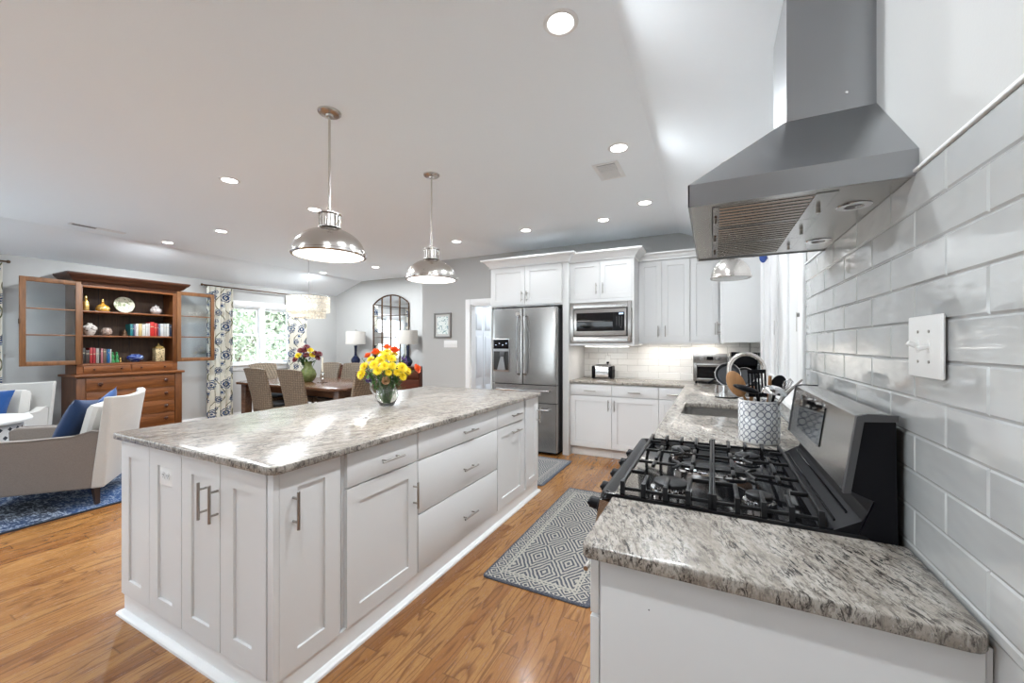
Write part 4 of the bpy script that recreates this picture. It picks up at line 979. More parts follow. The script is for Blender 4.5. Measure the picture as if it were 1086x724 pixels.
for k in range(3): a = 2*PI*k/3; m.cyl((CX, CY, 2.12), (CX+.305*math.cos(a), CY+.305*math.sin(a), 2.098), .003, 6); m.cyl((CX+.245*math.cos(a), CY+.245*math.sin(a), 1.862), (CX+.305*math.cos(a), CY+.305*math.sin(a), 2.098), .002, 6)
m.build('wire_frame', CHROME, ch)
MB().cyl((CX, CY, 1.95), (CX, CY, ZC-.02), .006, 10).build('stem', CHROME, ch); MB().lathe([(0, -.03), (.06, -.022), (.065, 0), (0, 0)], (CX, CY, ZC), 24).build('ceiling_canopy', CHROME, ch)
BULB = emit('lit_bulb', (1, .9, .75), 3)
for k in range(4):
    a = PI/4+PI/2*k; MB().ball((CX+.09*math.cos(a), CY+.09*math.sin(a), 1.96), .028, 12, 8, 1.3).build('bulb', BULB, ch); MB().cyl((CX, CY, 1.99), (CX+.09*math.cos(a), CY+.09*math.sin(a), 1.99), .008, 8).build('bulb_arm', CHROME, ch)
# ceiling vents
v = empty('ceiling_vent', (-.73, 3.16, ZC-.008), 0, 'white square ceiling air vent beside a recessed light', 'vent')
MB().box(-.83, -.63, 3.01, 3.33, ZC-.006, ZC, bev=.003).build('vent_frame', TRIMP, v)
m = MB()
for k in range(14): m.box(-.80, -.66, 3.045+k*.0185, 3.053+k*.0185, ZC-.011, ZC-.005)
m.build('vent_slats', TRIMP, v); MB().box(-.80, -.66, 3.04, 3.165, ZC-.0068, ZC-.006).build('vent_opening', DGREY, v)
v = empty('ceiling_vent', (-6.52, 2.0, ZC-.008), 0, 'white slot ceiling air vent above the armchairs', 'vent')
MB().box(-6.57, -6.47, 1.78, 2.26, ZC-.006, ZC, bev=.002).build('vent_frame', TRIMP, v); MB().box(-6.55, -6.49, 1.80, 2.0, ZC-.0075, ZC-.006).build('vent_opening', DGREY, v)
# switch plate on the tile
w_ = empty('light_switch', (WX, 1.08, 1.295), 0, 'white double toggle switch plate on the tiled wall', 'switch')
M = face_mx(WX-.0095, 1.080, 1.354)
MB(M).box(-.070, .070, -.007, 0, -.062, .062, bev=.004).build('cover_plate', PLATE, w_)
for k, s2 in ((-1, 1), (1, 1)):
    MB(M).box(k*.023-.005, k*.023+.005, -.0085, -.006, -.012, .012, bev=.001).build('toggle_slot', PLATE, w_)
    m = MB(M @ T(k*.023, -.008, 0) @ rot('X', -.45 if k < 0 else .30)); m.box(-.004, .004, -.018, .0, -.004, .005, bev=.0015); m.build('toggle', PLATE, w_)
    q = MB(M)
    for zz in (-.030, .030): q.cyl((k*.023, -.0085, zz), (k*.023, -.0065, zz), .003, 10)
    q.build('cover_screw', HANDLE, w_)
# outlet on back splash with plug, wall plate and picture by the hall
o_ = empty('electrical_outlet', (-1.24, YB-.01, 1.1), 0, 'white outlet on the backsplash above the toaster with a dark plug', 'outlet')
MB().box(-1.275, -1.205, YB-.0155, YB-.0090, 1.09, 1.21, bev=.002).build('cover_plate', PLATE, o_); MB().box(-1.255, -1.225, YB-.045, YB-.016, 1.10, 1.125, bev=.003).build('plug', BLACKP, o_)
MB().tube([(-1.24, YB-.03, 1.10), (-1.245, YB-.035, 1.03), (-1.22, YB-.05, .95), (-1.20, YB-.07, ZT+.004)], .003, 6).build('power_cord', BLACKP, o_)
w_ = empty('light_switch', (-3.795, YB, 1.30), 0, 'white wide six-gang switch plate below the small framed picture', 'switch')
MB().box(-3.926, -3.665, YB-.006, YB, 1.303, 1.418, bev=.002).build('cover_plate', PLATE, w_)
for k in range(5): MB().box(-3.90+k*.047, -3.884+k*.047, YB-.010, YB-.006, 1.345, 1.378, bev=.001).build('rocker', PLATE, w_)
p = empty('framed_picture', (-3.945, YB, 1.46), 0, 'small grey framed botanical print on the grey wall beside the hall', 'picture')
FRM = plain('grey_frame_wood', (.19, .18, .17), .4)
m = MB(); X0, X1, Z0, Z1 = -4.117, -3.776, 1.462, 1.87; t_ = .026
m.box(X0, X0+t_, YB-.028, YB, Z0, Z1, bev=.004); m.box(X1-t_, X1, YB-.028, YB, Z0, Z1, bev=.004); m.box(X0+t_, X1-t_, YB-.028, YB, Z0, Z0+t_, bev=.004); m.box(X0+t_, X1-t_, YB-.028, YB, Z1-t_, Z1, bev=.004); m.build('picture_frame', FRM, p)
MB().box(X0+t_, X1-t_, YB-.014, YB, Z0+t_, Z1-t_).build('mat_board', WHITEF, p)
PRT = NT('botanical_print'); pv = PRT.pos(); vo = PRT.n('ShaderNodeTexVoronoi'); PRT.l(pv, vo.inputs['Vector']); vo.inputs['Scale'].default_value = 26
n1 = PRT.noise(pv, 16, 4, .6, 2.0)
PRT.set(col=PRT.mix(PRT.ramp(n1, [(.52, 0.0), (.60, 1.0)]), (.80, .86, .84), PRT.mix(PRT.noise(pv, 9), (.10, .22, .38), (.25, .45, .35))), rough=.4); PRT = PRT.m
MB().box(X0+.06, X1-.06, YB-.016, YB-.014, Z0+.06, Z1-.06).build('print', PRT, p)

# ================================================================== HUTCH
hu = empty('hutch', (-7.35, 2.57, 0), 0, 'tall antique pine hutch with two glass doors standing wide open', 'hutch')
HL, HR = 2.01, 3.13
m = MB(); m.box(XL+.005, -7.16, HL+.02, HR-.02, .06, .935); m.box(XL+.005, -7.16, HL+.01, HL+.02, .0, .935); m.box(XL+.005, -7.16, HR-.02, HR-.01, 0, .935); m.build('base_body', HUTCHV, hu)
MB().box(XL+.005, -7.115, HL-.025, HR+.025, .935, .965, bev=.008).build('base_top', HUTCHW, hu)
for a, b in ((HL, HL+.085), (HR-.085, HR)): MB().box(-7.17, -7.145, a, b, 0, .935, bev=.004).build('corner_pilaster', HUTCHV, hu)
KN = plain('walnut_knob', srgb(64, 32, 16), .3)
def knob(x, y, z, parent, r=.024):
    MB(T(x, y, z) @ rot('Y', PI/2)).lathe([(0, 0), (r*.5, 0), (r*.45, .01), (r*.95, .018), (r, .026), (r*.6, .034), (0, .035)], n=14).build('knob', KN, parent)
zs_ = [(.745, .925), (.555, .735), (.375, .545), (.195, .365), (.06, .185)]
m = MB(); 
for a, b in zs_: m.box(-7.158, -7.148, HL+.085, HR-.085, b, b+.010)
m.build('drawer_rails', HUTCHW, hu)
for k, (a, b) in enumerate(zs_):
    d = MB().box(-7.17, -7.150, HL+.09, HR-.09, a+.002, b-.002, bev=.003).build('drawer', HUTCHW, hu)
    for y in (2.23, 2.93): knob(-7.150, y, (a+b)/2, d)
    MB().cyl((-7.150, 2.57, b-.035), (-7.147, 2.57, b-.035), .007, 10).build('keyhole_plate', GOLD, d)
UL, UR, UF, UB_ = 2.055, 3.135, -7.30, XL+.005
m = MB(); m.box(UB_, UF, UL, UL+.03, .965, 2.15); m.box(UB_, UF, UR-.03, UR, .965, 2.15); m.box(UB_, UF, UL, UR, 2.13, 2.16); m.box(UB_, UF, UL, UR, 1.075, 1.105)
m.build('upper_body', HUTCHV, hu)
MB().box(UB_, UB_+.012, UL+.03, UR-.03, 1.105, 2.13).build('back_boards', HUTCHD, hu)
m = MB()
for y in (2.37, 2.70): m.box(UB_+.012, UB_+.015, y-.003, y+.003, 1.105, 2.13)
m.build('board_gaps', DARKV, hu)
MB().box(UF, UF+.018, UL, UL+.055, 1.09, 2.13, bev=.003).build('face_stile', HUTCHV, hu); MB().box(UF, UF+.018, UR-.06, UR, 1.09, 2.13, bev=.003).build('face_stile', HUTCHV, hu)
MB().box(UF, UF+.018, UL+.055, UR-.06, 2.10, 2.14, bev=.003).build('top_rail', HUTCHW, hu)
for z in (1.475, 1.80): MB().box(UB_+.015, UF-.004, UL+.03, UR-.03, z-.022, z, bev=.004).build('shelf', HUTCHW, hu)
for a, b in ((UL+.06, 2.585), (2.60, UR-.065)):
    d = MB().box(UF-.004, UF+.014, a, b, .985, 1.07, bev=.003).build('small_drawer', HUTCHW, hu)
    for y in (a+.10, b-.10): knob(UF+.014, y, 1.027, d, .013)
m = MB(); m.box(UF-.02, UF+.004, UL, UR, .966, 1.09); m.box(UF-.01, UF+.012, UL, UR, 1.072, 1.092, bev=.003); m.build('drawer_frame', HUTCHW, hu)
prof = [(.0, 2.14), (.015, 2.14), (.02, 2.165), (.05, 2.18), (.085, 2.225), (.10, 2.235), (.115, 2.262), (.115, 2.275), (0, 2.275)]
m = MB(); L = [[(UB_, UL-.0-d, z), (UF+.018+d, UL-d, z), (UF+.018+d, UR+d, z), (UB_, UR+d, z)] for d, z in prof]
for k in range(len(L)-1):
    for j in range(3): m._add([L[k][j], L[k][j+1], L[k+1][j+1], L[k+1][j]], [(0, 1, 2, 3)])
m._add(L[-2], [(0, 1, 2, 3)]); m._add(L[0], [(0, 1, 2, 3)]); m.build('cornice', CORNW, hu, angle=20)
def glass_door(y0, y1):
    d = MB(); st = .052; z0, z1 = 1.095, 2.165; x0, x1 = UF+.020, UF+.042
    d.box(x0, x1, y0, y0+st, z0, z1, bev=.003); d.box(x0, x1, y1-st, y1, z0, z1, bev=.003); d.box(x0, x1, y0+st, y1-st, z0, z0+.055, bev=.003); d.box(x0, x1, y0+st, y1-st, z1-.055, z1, bev=.003)
    for k in (1, 2):
        z = z0+.055+(z1-z0-.11)*k/3; d.box(x0+.003, x1-.002, y0+st, y1-st, z-.008, z+.008, bev=.002)
    o = d.build('glass_door', DOORW, hu)
    MB().box(x0+.008, x0+.011, y0+st-.003, y1-st+.003, z0+.05, z1-.05).build('door_panes', OLDPANE, o)
    return o
dl = glass_door(1.575, 2.090); MB().box(UF+.03, UF+.05, 1.568, 1.583, 1.60, 1.66, bev=.003).build('door_latch', BRONZE, dl)
dr_ = glass_door(3.118, 3.625); MB().box(UF+.03, UF+.05, 3.612, 3.63, 1.60, 1.65, bev=.003).build('door_latch', BRONZE, dr_)
# things on the hutch shelves ------------------------------------------------
SX = -7.43
def single(mb, name, mat, label, cat, group=None): return tag(mb.build(name, mat), label, cat, group)
t = empty('gold_bottle', (SX, 2.18, 1.80), 0, 'slim gold stoppered bottle at the left end of the top hutch shelf', 'bottle')
MB().lathe([(.030, 0), (.034, .01), (.034, .11), (.028, .125), (.012, .135), (.012, .15), (.016, .152), (.016, .158), (0, .16)], (SX, 2.18, 1.8005), 18).build('bottle_body', GOLD, t); MB().lathe([(.010, 0), (.018, .01), (.014, .035), (0, .045)], (SX, 2.18, 1.960), 14).build('stopper', GOLD, t)
AMB = plain('amber_gold_glaze', (.45, .22, .03), .12)
t = empty('gold_decanter', (SX, 2.345, 1.80), 0, 'round amber and gold decanter beside the slim gold bottle, top hutch shelf', 'decanter')
MB().lathe([(.045, 0), (.066, .012), (.072, .04), (.060, .075), (.025, .10), (.014, .108), (.014, .125), (0, .126)], (SX, 2.345, 1.8005), 22).build('decanter_body', [AMB], t); MB().lathe([(.073, .032), (.0745, .045), (.066, .068), (.064, .066), (.071, .045)], (SX, 2.345, 1.8005), 22, caps=False).build('gold_band', GOLD, t); MB().lathe([(.010, 0), (.016, .012), (.012, .04), (0, .05)], (SX, 2.345, 1.926), 14).build('stopper', GOLD, t)
PLT = NT('painted_cream_porcelain'); q = PLT.noise(PLT.pos(), 26, 4, .6, 1.2); PLT.set(col=PLT.mix(PLT.ramp(q, [(.50, 0.0), (.60, .9)]), (.50, .48, .38), (.16, .20, .11)), rough=.12); PLT = PLT.m
t = empty('display_plate', (SX-.05, 2.57, 1.80), 0, 'large round painted cream plate propped up on the top hutch shelf', 'plate')
MB(T(SX-.02, 2.57, 1.80+.113) @ rot('Y', PI/2-.18) ).lathe([(0, 0), (.06, 0), (.07, .006), (.104, .016), (.112, .019), (.110, .013), (.072, .0), (.06, -.006), (0, -.006)], n=36, caps=False).build('plate_disc', PLT, t)
m = MB(); m.tube([(SX+.01, 2.53, 1.802), (SX-.01, 2.53, 1.81), (SX-.07, 2.55, 1.87), (SX-.08, 2.57, 1.803)], .003, 6); m.tube([(SX+.01, 2.61, 1.802), (SX-.01, 2.61, 1.81), (SX-.07, 2.59, 1.87)], .003, 6); m.build('plate_stand', BRONZE, t)
GRJ = NT('grey_painted_jar'); q = GRJ.noise(GRJ.pos(), 40, 4); GRJ.set(col=GRJ.mix(GRJ.ramp(q, [(.45, 0.0), (.6, 1.0)]), (.44, .40, .38), (.22, .19, .19)), rough=.25); GRJ = GRJ.m
t = empty('lidded_jar', (SX, 2.925, 1.80), 0, 'round grey patterned lidded jar at the right of the top hutch shelf', 'jar')
MB().lathe([(.035, 0), (.040, .004), (.064, .03), (.070, .055), (.060, .085), (.038, .098), (.036, .10), (0, .10)], (SX, 2.925, 1.8005), 24).build('jar_body', GRJ, t); MB().lathe([(.050, 0), (.052, .004), (.035, .018), (.010, .024), (.008, .032), (.013, .04), (0, .048)], (SX, 2.925, 1.9008), 24).build('jar_lid', GRJ, t)
WHJ = NT('white_ginger_jar_glaze'); q = WHJ.noise(WHJ.pos(), 18, 4, .6, 2.0); WHJ.set(col=WHJ.mix(WHJ.ramp(q, [(.56, 0.0), (.60, .95)]), (.54, .50, .46), (.07, .04, .035)), rough=.15); WHJ = WHJ.m
t = empty('ginger_jar', (SX, 2.215, 1.475), 0, 'white ginger jar with dark branch pattern on the middle hutch shelf', 'jar')
MB().lathe([(.036, 0), (.040, .006), (.052, .03), (.076, .085), (.074, .11), (.045, .138), (.026, .142), (0, .142)], (SX, 2.215, 1.4755), 26).build('jar_body', WHJ, t); MB().lathe([(.030, 0), (.030, .014), (.020, .022), (0, .024)], (SX, 2.215, 1.6178), 20).build('jar_lid', WHJ, t)
DKB = NT('dark_lattice_glaze'); q = DKB.n('ShaderNodeTexVoronoi'); q.inputs['Scale'].default_value = 45; DKB.l(DKB.pos(), q.inputs['Vector']); DKB.set(col=DKB.mix(DKB.ramp(q.outputs['Distance'], [(.2, 0.0), (.5, 1.0)]), (.02, .014, .012), (.30, .22, .18)), rough=.4); DKB = DKB.m
single(MB().lathe([(.030, 0), (.050, .02), (.056, .05), (.050, .085), (.036, .105), (.028, .107), (.028, .09), (0, .09)], (SX, 2.385, 1.4755), 22), 'round_vase', DKB, 'dark round speckled pot beside the white ginger jar', 'vase')
single(MB().lathe([(.030, 0), (.028, .02), (.020, .03), (.022, .05), (.012, .07), (.010, .085), (0, .09)], (SX+.02, 2.565, 1.4755), 10, sy=1.3), 'bookend_figurine', BRONZE, 'small dark bookend figurine at the left end of the middle shelf books', 'figurine')
BW = NT('blue_swirl_glaze'); q = BW.noise(BW.pos(scale=(1, 1, 5)), 14, 3); BW.set(col=BW.mix(BW.ramp(q, [(.5, 0.0), (.62, 1.0)]), (.015, .03, .16), (.30, .40, .60)), rough=.1); BW = BW.m
single(MB().lathe([(.04, 0), (.045, .006), (.085, .035), (.095, .06), (.085, .085), (.05, .105), (.045, .108), (.04, .10), (0, .10)], (SX, 2.685, 1.1055), 28), 'blue_bowl', BW, 'squat glossy blue bowl vase on the bottom hutch shelf', 'bowl')
GRN = plain('painted_green', (.02, .18, .05), .4); 
for k, (y, mt, lb) in enumerate(((2.425, GRN, 'small green figurine left of its twin, bottom hutch shelf'), (2.475, GRN, 'small green figurine between its twin and the little gold one, bottom hutch shelf'), (2.52, GOLD, 'little gold figurine at the right end of the bottom shelf books'))):
    s_ = 1.0 if k < 2 else .55
    single(MB().lathe([(.022*s_, 0), (.024*s_, .02*s_), (.012*s_, .05*s_), (.020*s_, .075*s_), (.014*s_, .10*s_), (.008*s_, .115*s_), (.014*s_, .13*s_), (0, .15*s_)], (SX+.06-(.02*k), y, 1.1055), 10), 'figurine', mt, lb, 'figurine')
t = empty('metal_lantern', (SX+.02, 2.95, 1.105), 0, 'pierced gold metal lantern with pointed top on the bottom hutch shelf', 'lantern')
LAN = NT('pierced_gold_metal'); q = LAN.n('ShaderNodeTexVoronoi'); q.inputs['Scale'].default_value = 60; LAN.l(LAN.pos(), q.inputs['Vector']); LAN.set(col=LAN.mix(LAN.ramp(q.outputs['Distance'], [(.30, 0.0), (.45, 1.0)]), (.05, .03, .015), (.58, .45, .26)), rough=.4, metal=.4); LAN = LAN.m
MB().box(SX-.035, SX+.075, 2.895, 3.005, 1.1055, 1.295, bev=.004).build('lantern_body', LAN, t)
m = MB(); q0 = [(SX-.038, 2.892, 1.2955), (SX+.078, 2.892, 1.2955), (SX+.078, 3.008, 1.2955), (SX-.038, 3.008, 1.2955)]; q1 = [(SX+.01, 2.94, 1.35), (SX+.03, 2.94, 1.35), (SX+.03, 2.96, 1.35), (SX+.01, 2.96, 1.35)]
m._add(q0+q1, [(3, 2, 1, 0), (4, 5, 6, 7), (0, 1, 5, 4), (1, 2, 6, 5), (2, 3, 7, 6), (3, 0, 4, 7)]); m.lathe([(.010, 0), (.010, .01), (.004, .015), (.008, .025), (0, .035)], (SX+.02, 2.95, 1.35), 10); m.build('lantern_top', GOLD, t)
# books
PAGE = plain('book_pages', (.5, .47, .40), .8)
BK = {}; SPL = plain('spine_gilt', (.35, .30, .20), .5)
def book(y0, y1, z, h, col, label, group, dep=.15, metal=0):
    if col not in BK: BK[col] = plain('book_cover_%d' % len(BK), tuple(c*.62 for c in col), .45)
    xf = SX+.095
    b = empty('book', (xf-dep/2, (y0+y1)/2, z), 0, label, 'book', group)
    m = MB(); e = .0022; y0 += .0006; y1 -= .0006
    m.box(xf-dep, xf, y0, y0+e, z, z+h); m.box(xf-dep, xf, y1-e, y1, z, z+h); m.box(xf-.003, xf+.001, y0, y1, z, z+h, bev=.001); m.build('book_cover', BK[col], b)
    MB().box(xf-dep+.004, xf-.003, y0+e, y1-e, z+.003, z+h-.004).build('book_pages', PAGE, b)
    MB().box(xf+.001, xf+.0014, y0+.003, y1-.003, z+h*(.55+.25*((y0*37)%1)), z+h*(.60+.25*((y0*37)%1))).build('spine_label', SPL, b)
mid = [(2.599, 2.625, .150, (.02, .22, .24), 'teal book at the left end of the middle hutch shelf row'), (2.627, 2.643, .145, (.015, .06, .12), 'thin navy book right of the teal one, middle hutch shelf'), (2.645, 2.659, .140, (.42, .36, .50), 'thin lilac book near the left of the middle hutch shelf row'),
 (2.661, 2.688, .158, (.76, .74, .68), 'white book left of the tan one, middle hutch shelf'), (2.690, 2.728, .160, (.62, .46, .20), 'tan yellow book on the middle hutch shelf'), (2.730, 2.769, .150, (.68, .66, .62), 'off-white book just right of the tan yellow one'),
 (2.771, 2.794, .165, (.75, .73, .70), 'white book between two other pale ones, second right of the tan yellow one'), (2.796, 2.819, .168, (.66, .60, .58), 'pale grey book touching the tall red book, middle hutch shelf'), (2.821, 2.869, .185, (.62, .02, .015), 'tall bright red book on the middle hutch shelf'),
 (2.871, 2.901, .172, (.60, .05, .04), 'red book right of the tall bright red one'), (2.903, 2.920, .165, (.22, .02, .04), 'thin maroon book right of the two red ones'), (2.922, 2.941, .160, (.18, .22, .34), 'slate blue thin book right of the maroon one'),
 (2.943, 2.982, .168, (.70, .70, .70), 'white book right of the slate blue one, middle hutch shelf'), (2.984, 3.012, .165, (.60, .60, .58), 'light grey book, third from the right end, middle shelf'), (3.014, 3.049, .170, (.74, .74, .72), 'white book left of the two navy end books'),
 (3.052, 3.080, .160, (.02, .03, .06), 'dark navy book, second from the right end of the middle hutch shelf'), ]
for a, b, h, c, lb in mid: book(a, b, 1.4752, h*1.12, c, lb, 'books on the middle hutch shelf')
bot = [(2.120, 2.150, .20, (.03, .022, .02), 'black book at the far left of the bottom hutch shelf'), (2.152, 2.188, .175, (.06, .035, .03), 'dark brown book left of the red pair, bottom hutch shelf'), (2.190, 2.217, .205, (.45, .03, .03), 'red book, left one of the pair on the bottom hutch shelf'),
 (2.219, 2.247, .205, (.38, .02, .03), 'crimson book, right one of the pair on the bottom hutch shelf'), (2.249, 2.280, .20, (.34, .31, .28), 'grey book right of the crimson one, bottom hutch shelf'), (2.282, 2.294, .18, (.03, .02, .02), 'very thin black book on the bottom hutch shelf'),
 (2.296, 2.319, .195, (.48, .16, .18), 'dusty pink book on the bottom hutch shelf'), (2.321, 2.351, .19, (.16, .11, .08), 'brown book between the pink and the blue ones'), (2.353, 2.366, .185, (.02, .12, .26), 'thin blue book left of the brighter blue one, bottom hutch shelf'),
 (2.368, 2.386, .188, (.02, .16, .42), 'bright blue book on the bottom hutch shelf'), (2.388, 2.402, .185, (.62, .60, .54), 'cream book at the right end of the bottom hutch shelf row')]
for a, b, h, c, lb in bot: book(a, b, 1.1052, h, c, lb, 'books on the bottom hutch shelf')
# ================================================================== CURTAINS
CU = NT('printed_curtain_fabric'); tc = CU.n('ShaderNodeTexCoord'); sp = CU.n('ShaderNodeSeparateXYZ'); CU.l(tc.outputs['Object'], sp.inputs[0])
def rep(off_y, off_z, py, pz):
    u_ = CU.math('SUBTRACT', CU.math('FRACT', CU.math('ADD', CU.math('DIVIDE', sp.outputs[1], py), off_y)), .5); v_ = CU.math('SUBTRACT', CU.math('FRACT', CU.math('ADD', CU.math('DIVIDE', sp.outputs[2], pz), off_z)), .5)
    u_ = CU.math('MULTIPLY', u_, py); v_ = CU.math('MULTIPLY', v_, pz); return u_, v_
def flower(off_y, off_z, py, pz, R, inner):
    u_, v_ = rep(off_y, off_z, py, pz); r_ = CU.math('SQRT', CU.math('ADD', CU.math('MULTIPLY', u_, u_), CU.math('MULTIPLY', v_, v_)))
    an = CU.math('ARCTAN2', v_, u_); pet = CU.math('ADD', CU.math('MULTIPLY', CU.math('SINE', CU.math('MULTIPLY', an, 10.0)), .08), 1.0)
    q = CU.math('DIVIDE', r_, CU.math('MULTIPLY', pet, R))
    return CU.ramp(q, [(0, 1.0), (.16, 1.0), (.2, 0.0), (.34, 0.0), (.38, 1.0), (.62, 1.0), (.66, 0.0), (.78, 0.0), (.82, 1.0), (.98, 1.0), (1.0, 0.0)] if inner else [(0, 1.0), (.45, 1.0), (.5, 0.0), (.75, 0.0), (.8, 1.0), (.97, 1.0), (1.0, 0.0)], 'CONSTANT')
fl = CU.math('MAXIMUM', flower(.1, .2, .22, .50, .080, True), flower(.62, .72, .22, .50, .058, True)); fl = CU.math('MAXIMUM', fl, flower(.35, .48, .22, .50, .036, False)); fl = CU.math('MAXIMUM', fl, flower(.82, .02, .22, .50, .036, False))
nz = CU.noise(tc.outputs['Object'], 7, 2); vine = CU.math('ABSOLUTE', CU.math('SINE', CU.math('ADD', CU.math('MULTIPLY', sp.outputs[1], 24.0), CU.math('MULTIPLY', CU.math('SINE', CU.math('MULTIPLY', sp.outputs[2], 10.0)), 1.6))))
vn = CU.ramp(vine, [(0, 1.0), (.10, 1.0), (.13, 0.0)], 'CONSTANT'); 
cc = CU.mix(vn, srgb(216, 212, 200), srgb(100, 98, 70)); cc = CU.mix(fl, cc, CU.mix(nz, srgb(14, 28, 62), srgb(56, 88, 132)))
CU.set(col=cc, rough=.9); CU = CU.m
def curtain(y0, y1, label, z0=.015, z1=2.335, x=-7.585, waves=5, amp=.036):
    m = MB(); n = 72
    m.grid(n, 22, lambda s, t: (x+amp*math.sin(2*PI*waves*s)*(.65+.35*(1-t))+.006*math.sin(9*s+5*t), y0+(y1-y0)*s+.012*math.sin(4*PI*waves*s)*(1-t), z0+(z1-z0)*t))
    o = m.build('curtain', CU, angle=80); solidify(o, .003); tag(o, label, 'curtain', 'floral curtain panels'); return o
curtain(3.67, 4.08, 'blue floral curtain panel left of the dining window, beside the hutch')
curtain(5.10, 5.52, 'blue floral curtain panel right of the dining window, behind the table flowers', waves=5)
curtain(1.12, 1.515, 'blue floral curtain panel at the far left edge of the photo')
def rod(y0, y1, label):
    r_ = empty('curtain_rod', (-7.585, (y0+y1)/2, 2.35), 0, label, 'curtain rod')
    MB().cyl((-7.585, y0, 2.353), (-7.585, y1, 2.353), .011, 12).build('rod', BRONZE, r_)
    for y in (y0, y1): MB().ball((-7.585, y, 2.353), .020, 12, 8).build('finial', BRONZE, r_)
    for y in (y0+.08, y1-.08): MB().box(XL, -7.59, y-.008, y+.008, 2.343, 2.363).build('wall_bracket', BRONZE, r_)
rod(3.60, 5.60, 'thin dark curtain rod above the dining window'); rod(-1.2, 1.56, 'thin dark curtain rod over the living room window beyond the photo edge')
# ================================================================== RUGS
def kitchen_rug():
    m = NT('kitchen_rug_pile'); tc = m.n('ShaderNodeTexCoord'); sp = m.n('ShaderNodeSeparateXYZ')
    ds = m.n('ShaderNodeTexNoise'); m.l(tc.outputs['Object'], ds.inputs['Vector']); ds.inputs['Scale'].default_value = 22
    vm = m.n('ShaderNodeVectorMath', operation='MULTIPLY_ADD'); m.l(ds.outputs['Color'], vm.inputs[0]); vm.inputs[1].default_value = (.014, .014, 0); m.l(tc.outputs['Object'], vm.inputs[2]); m.l(vm.outputs[0], sp.inputs[0])
    X, Y = sp.outputs[0], sp.outputs[1]
    def tri(v, p): return m.math('ABSOLUTE', m.math('SUBTRACT', m.math('FRACT', m.math('DIVIDE', v, p)), .5))
    d1 = m.math('ADD', tri(X, .20), tri(Y, .30)); s1 = m.math('GREATER_THAN', m.math('FRACT', m.math('MULTIPLY', d1, 7.0)), .5)
    d2 = m.math('ADD', tri(X, .09), tri(Y, .09)); s2 = m.math('GREATER_THAN', m.math('FRACT', m.math('MULTIPLY', d2, 3.6)), .5)
    return m, X, Y, s1, s2
def rug(name, x0, x1, y0, y1, label, border=.11, tint=0):
    m, X, Y, s1, s2 = kitchen_rug(); hx, hy = (x1-x0)/2, (y1-y0)/2
    dx = m.math('SUBTRACT', hx, m.math('ABSOLUTE', X)); dy = m.math('SUBTRACT', hy, m.math('ABSOLUTE', Y)); e = m.math('MINIMUM', dx, dy)
    inb = m.math('LESS_THAN', e, border); pat = m.mix(inb, s1, s2)
    line = m.math('COMPARE', e, border, .006); line2 = m.math('COMPARE', e, border-.018, .004)
    pat = m.math('MAXIMUM', pat, m.math('MAXIMUM', line, line2)); edge = m.math('GREATER_THAN', e, .022); pat = m.math('MULTIPLY', pat, edge)
    n = m.noise(m.pos(), 140, 3); base = (srgb(58, 64, 78), srgb(172, 168, 158)) if not tint else (srgb(70, 78, 92), srgb(156, 152, 146))
    col = m.mix(pat, base[0], base[1]); col = m.mix(m.ramp(n, [(.4, 0.0), (.7, .35)]), col, (.30, .29, .29))
    m.set(col=col, rough=.95); m.bump(m.math('ADD', pat, n), .5, .004)
    r_ = rrect(x0, x1, y0, y1, .03, 4); b = MB()
    L = [[(*q, .0005) for q in r_], [(*q, .006) for q in r_], [(*q, .010) for q in offset_poly(r_, .006)]]
    nn_ = len(r_)
    for k in range(2):
        for j in range(nn_): b._add([L[k][j], L[k][(j+1) % nn_], L[k+1][(j+1) % nn_], L[k+1][j]], [(0, 1, 2, 3)])
    b._add(L[2], [tuple(range(nn_))]); b._add(L[0], [tuple(range(nn_))])
    o = b.build(name, m.m); return tag(o, label, 'rug')
rug('runner_rug', -1.205, -.56, 2.00, 3.60, 'slate blue diamond patterned runner rug between the island and the range')
rug('small_rug', -2.75, -1.445, 3.53, 4.44, 'slate blue patterned rug in front of the refrigerator', tint=1)
LR = NT('distressed_blue_rug_pile'); pv = LR.pos(); a_ = LR.noise(LR.pos(scale=(1, 1, 1)), 1.1, 3, .6); b_ = LR.noise(LR.pos(scale=(3, 1, 1)), 20, 5, .7, .6); c_ = LR.noise(LR.pos(scale=(1, 3, 1)), 16, 5, .7, .6)
lc = LR.mix(LR.ramp(a_, [(.40, 0.0), (.62, 1.0)]), srgb(22, 30, 44), srgb(20, 66, 118)); lc = LR.mix(LR.ramp(LR.math('MULTIPLY', b_, c_), [(.25, 0.0), (.32, .85)]), lc, srgb(158, 168, 182))
LR.set(col=lc, rough=.95); LR.bump(b_, .4, .004); LR = LR.m
EDG = plain('rug_binding', srgb(34, 38, 48), .9)
lr = empty('living_rug', (-6.0, .75, 0), 0, 'large distressed blue and grey rug under the armchairs', 'rug')
MB().box(-7.3, -4.545, -1.2, 2.75, .0005, .011).build('rug_field', LR, lr); m = MB(); m.box(-7.315, -4.53, -1.215, -1.2, .0005, .012); m.box(-7.315, -4.53, 2.75, 2.765, .0005, .012); m.box(-7.315, -7.3, -1.2, 2.75, .0005, .012); m.box(-4.545, -4.53, -1.2, 2.75, .0005, .012); m.build('rug_binding', EDG, lr)
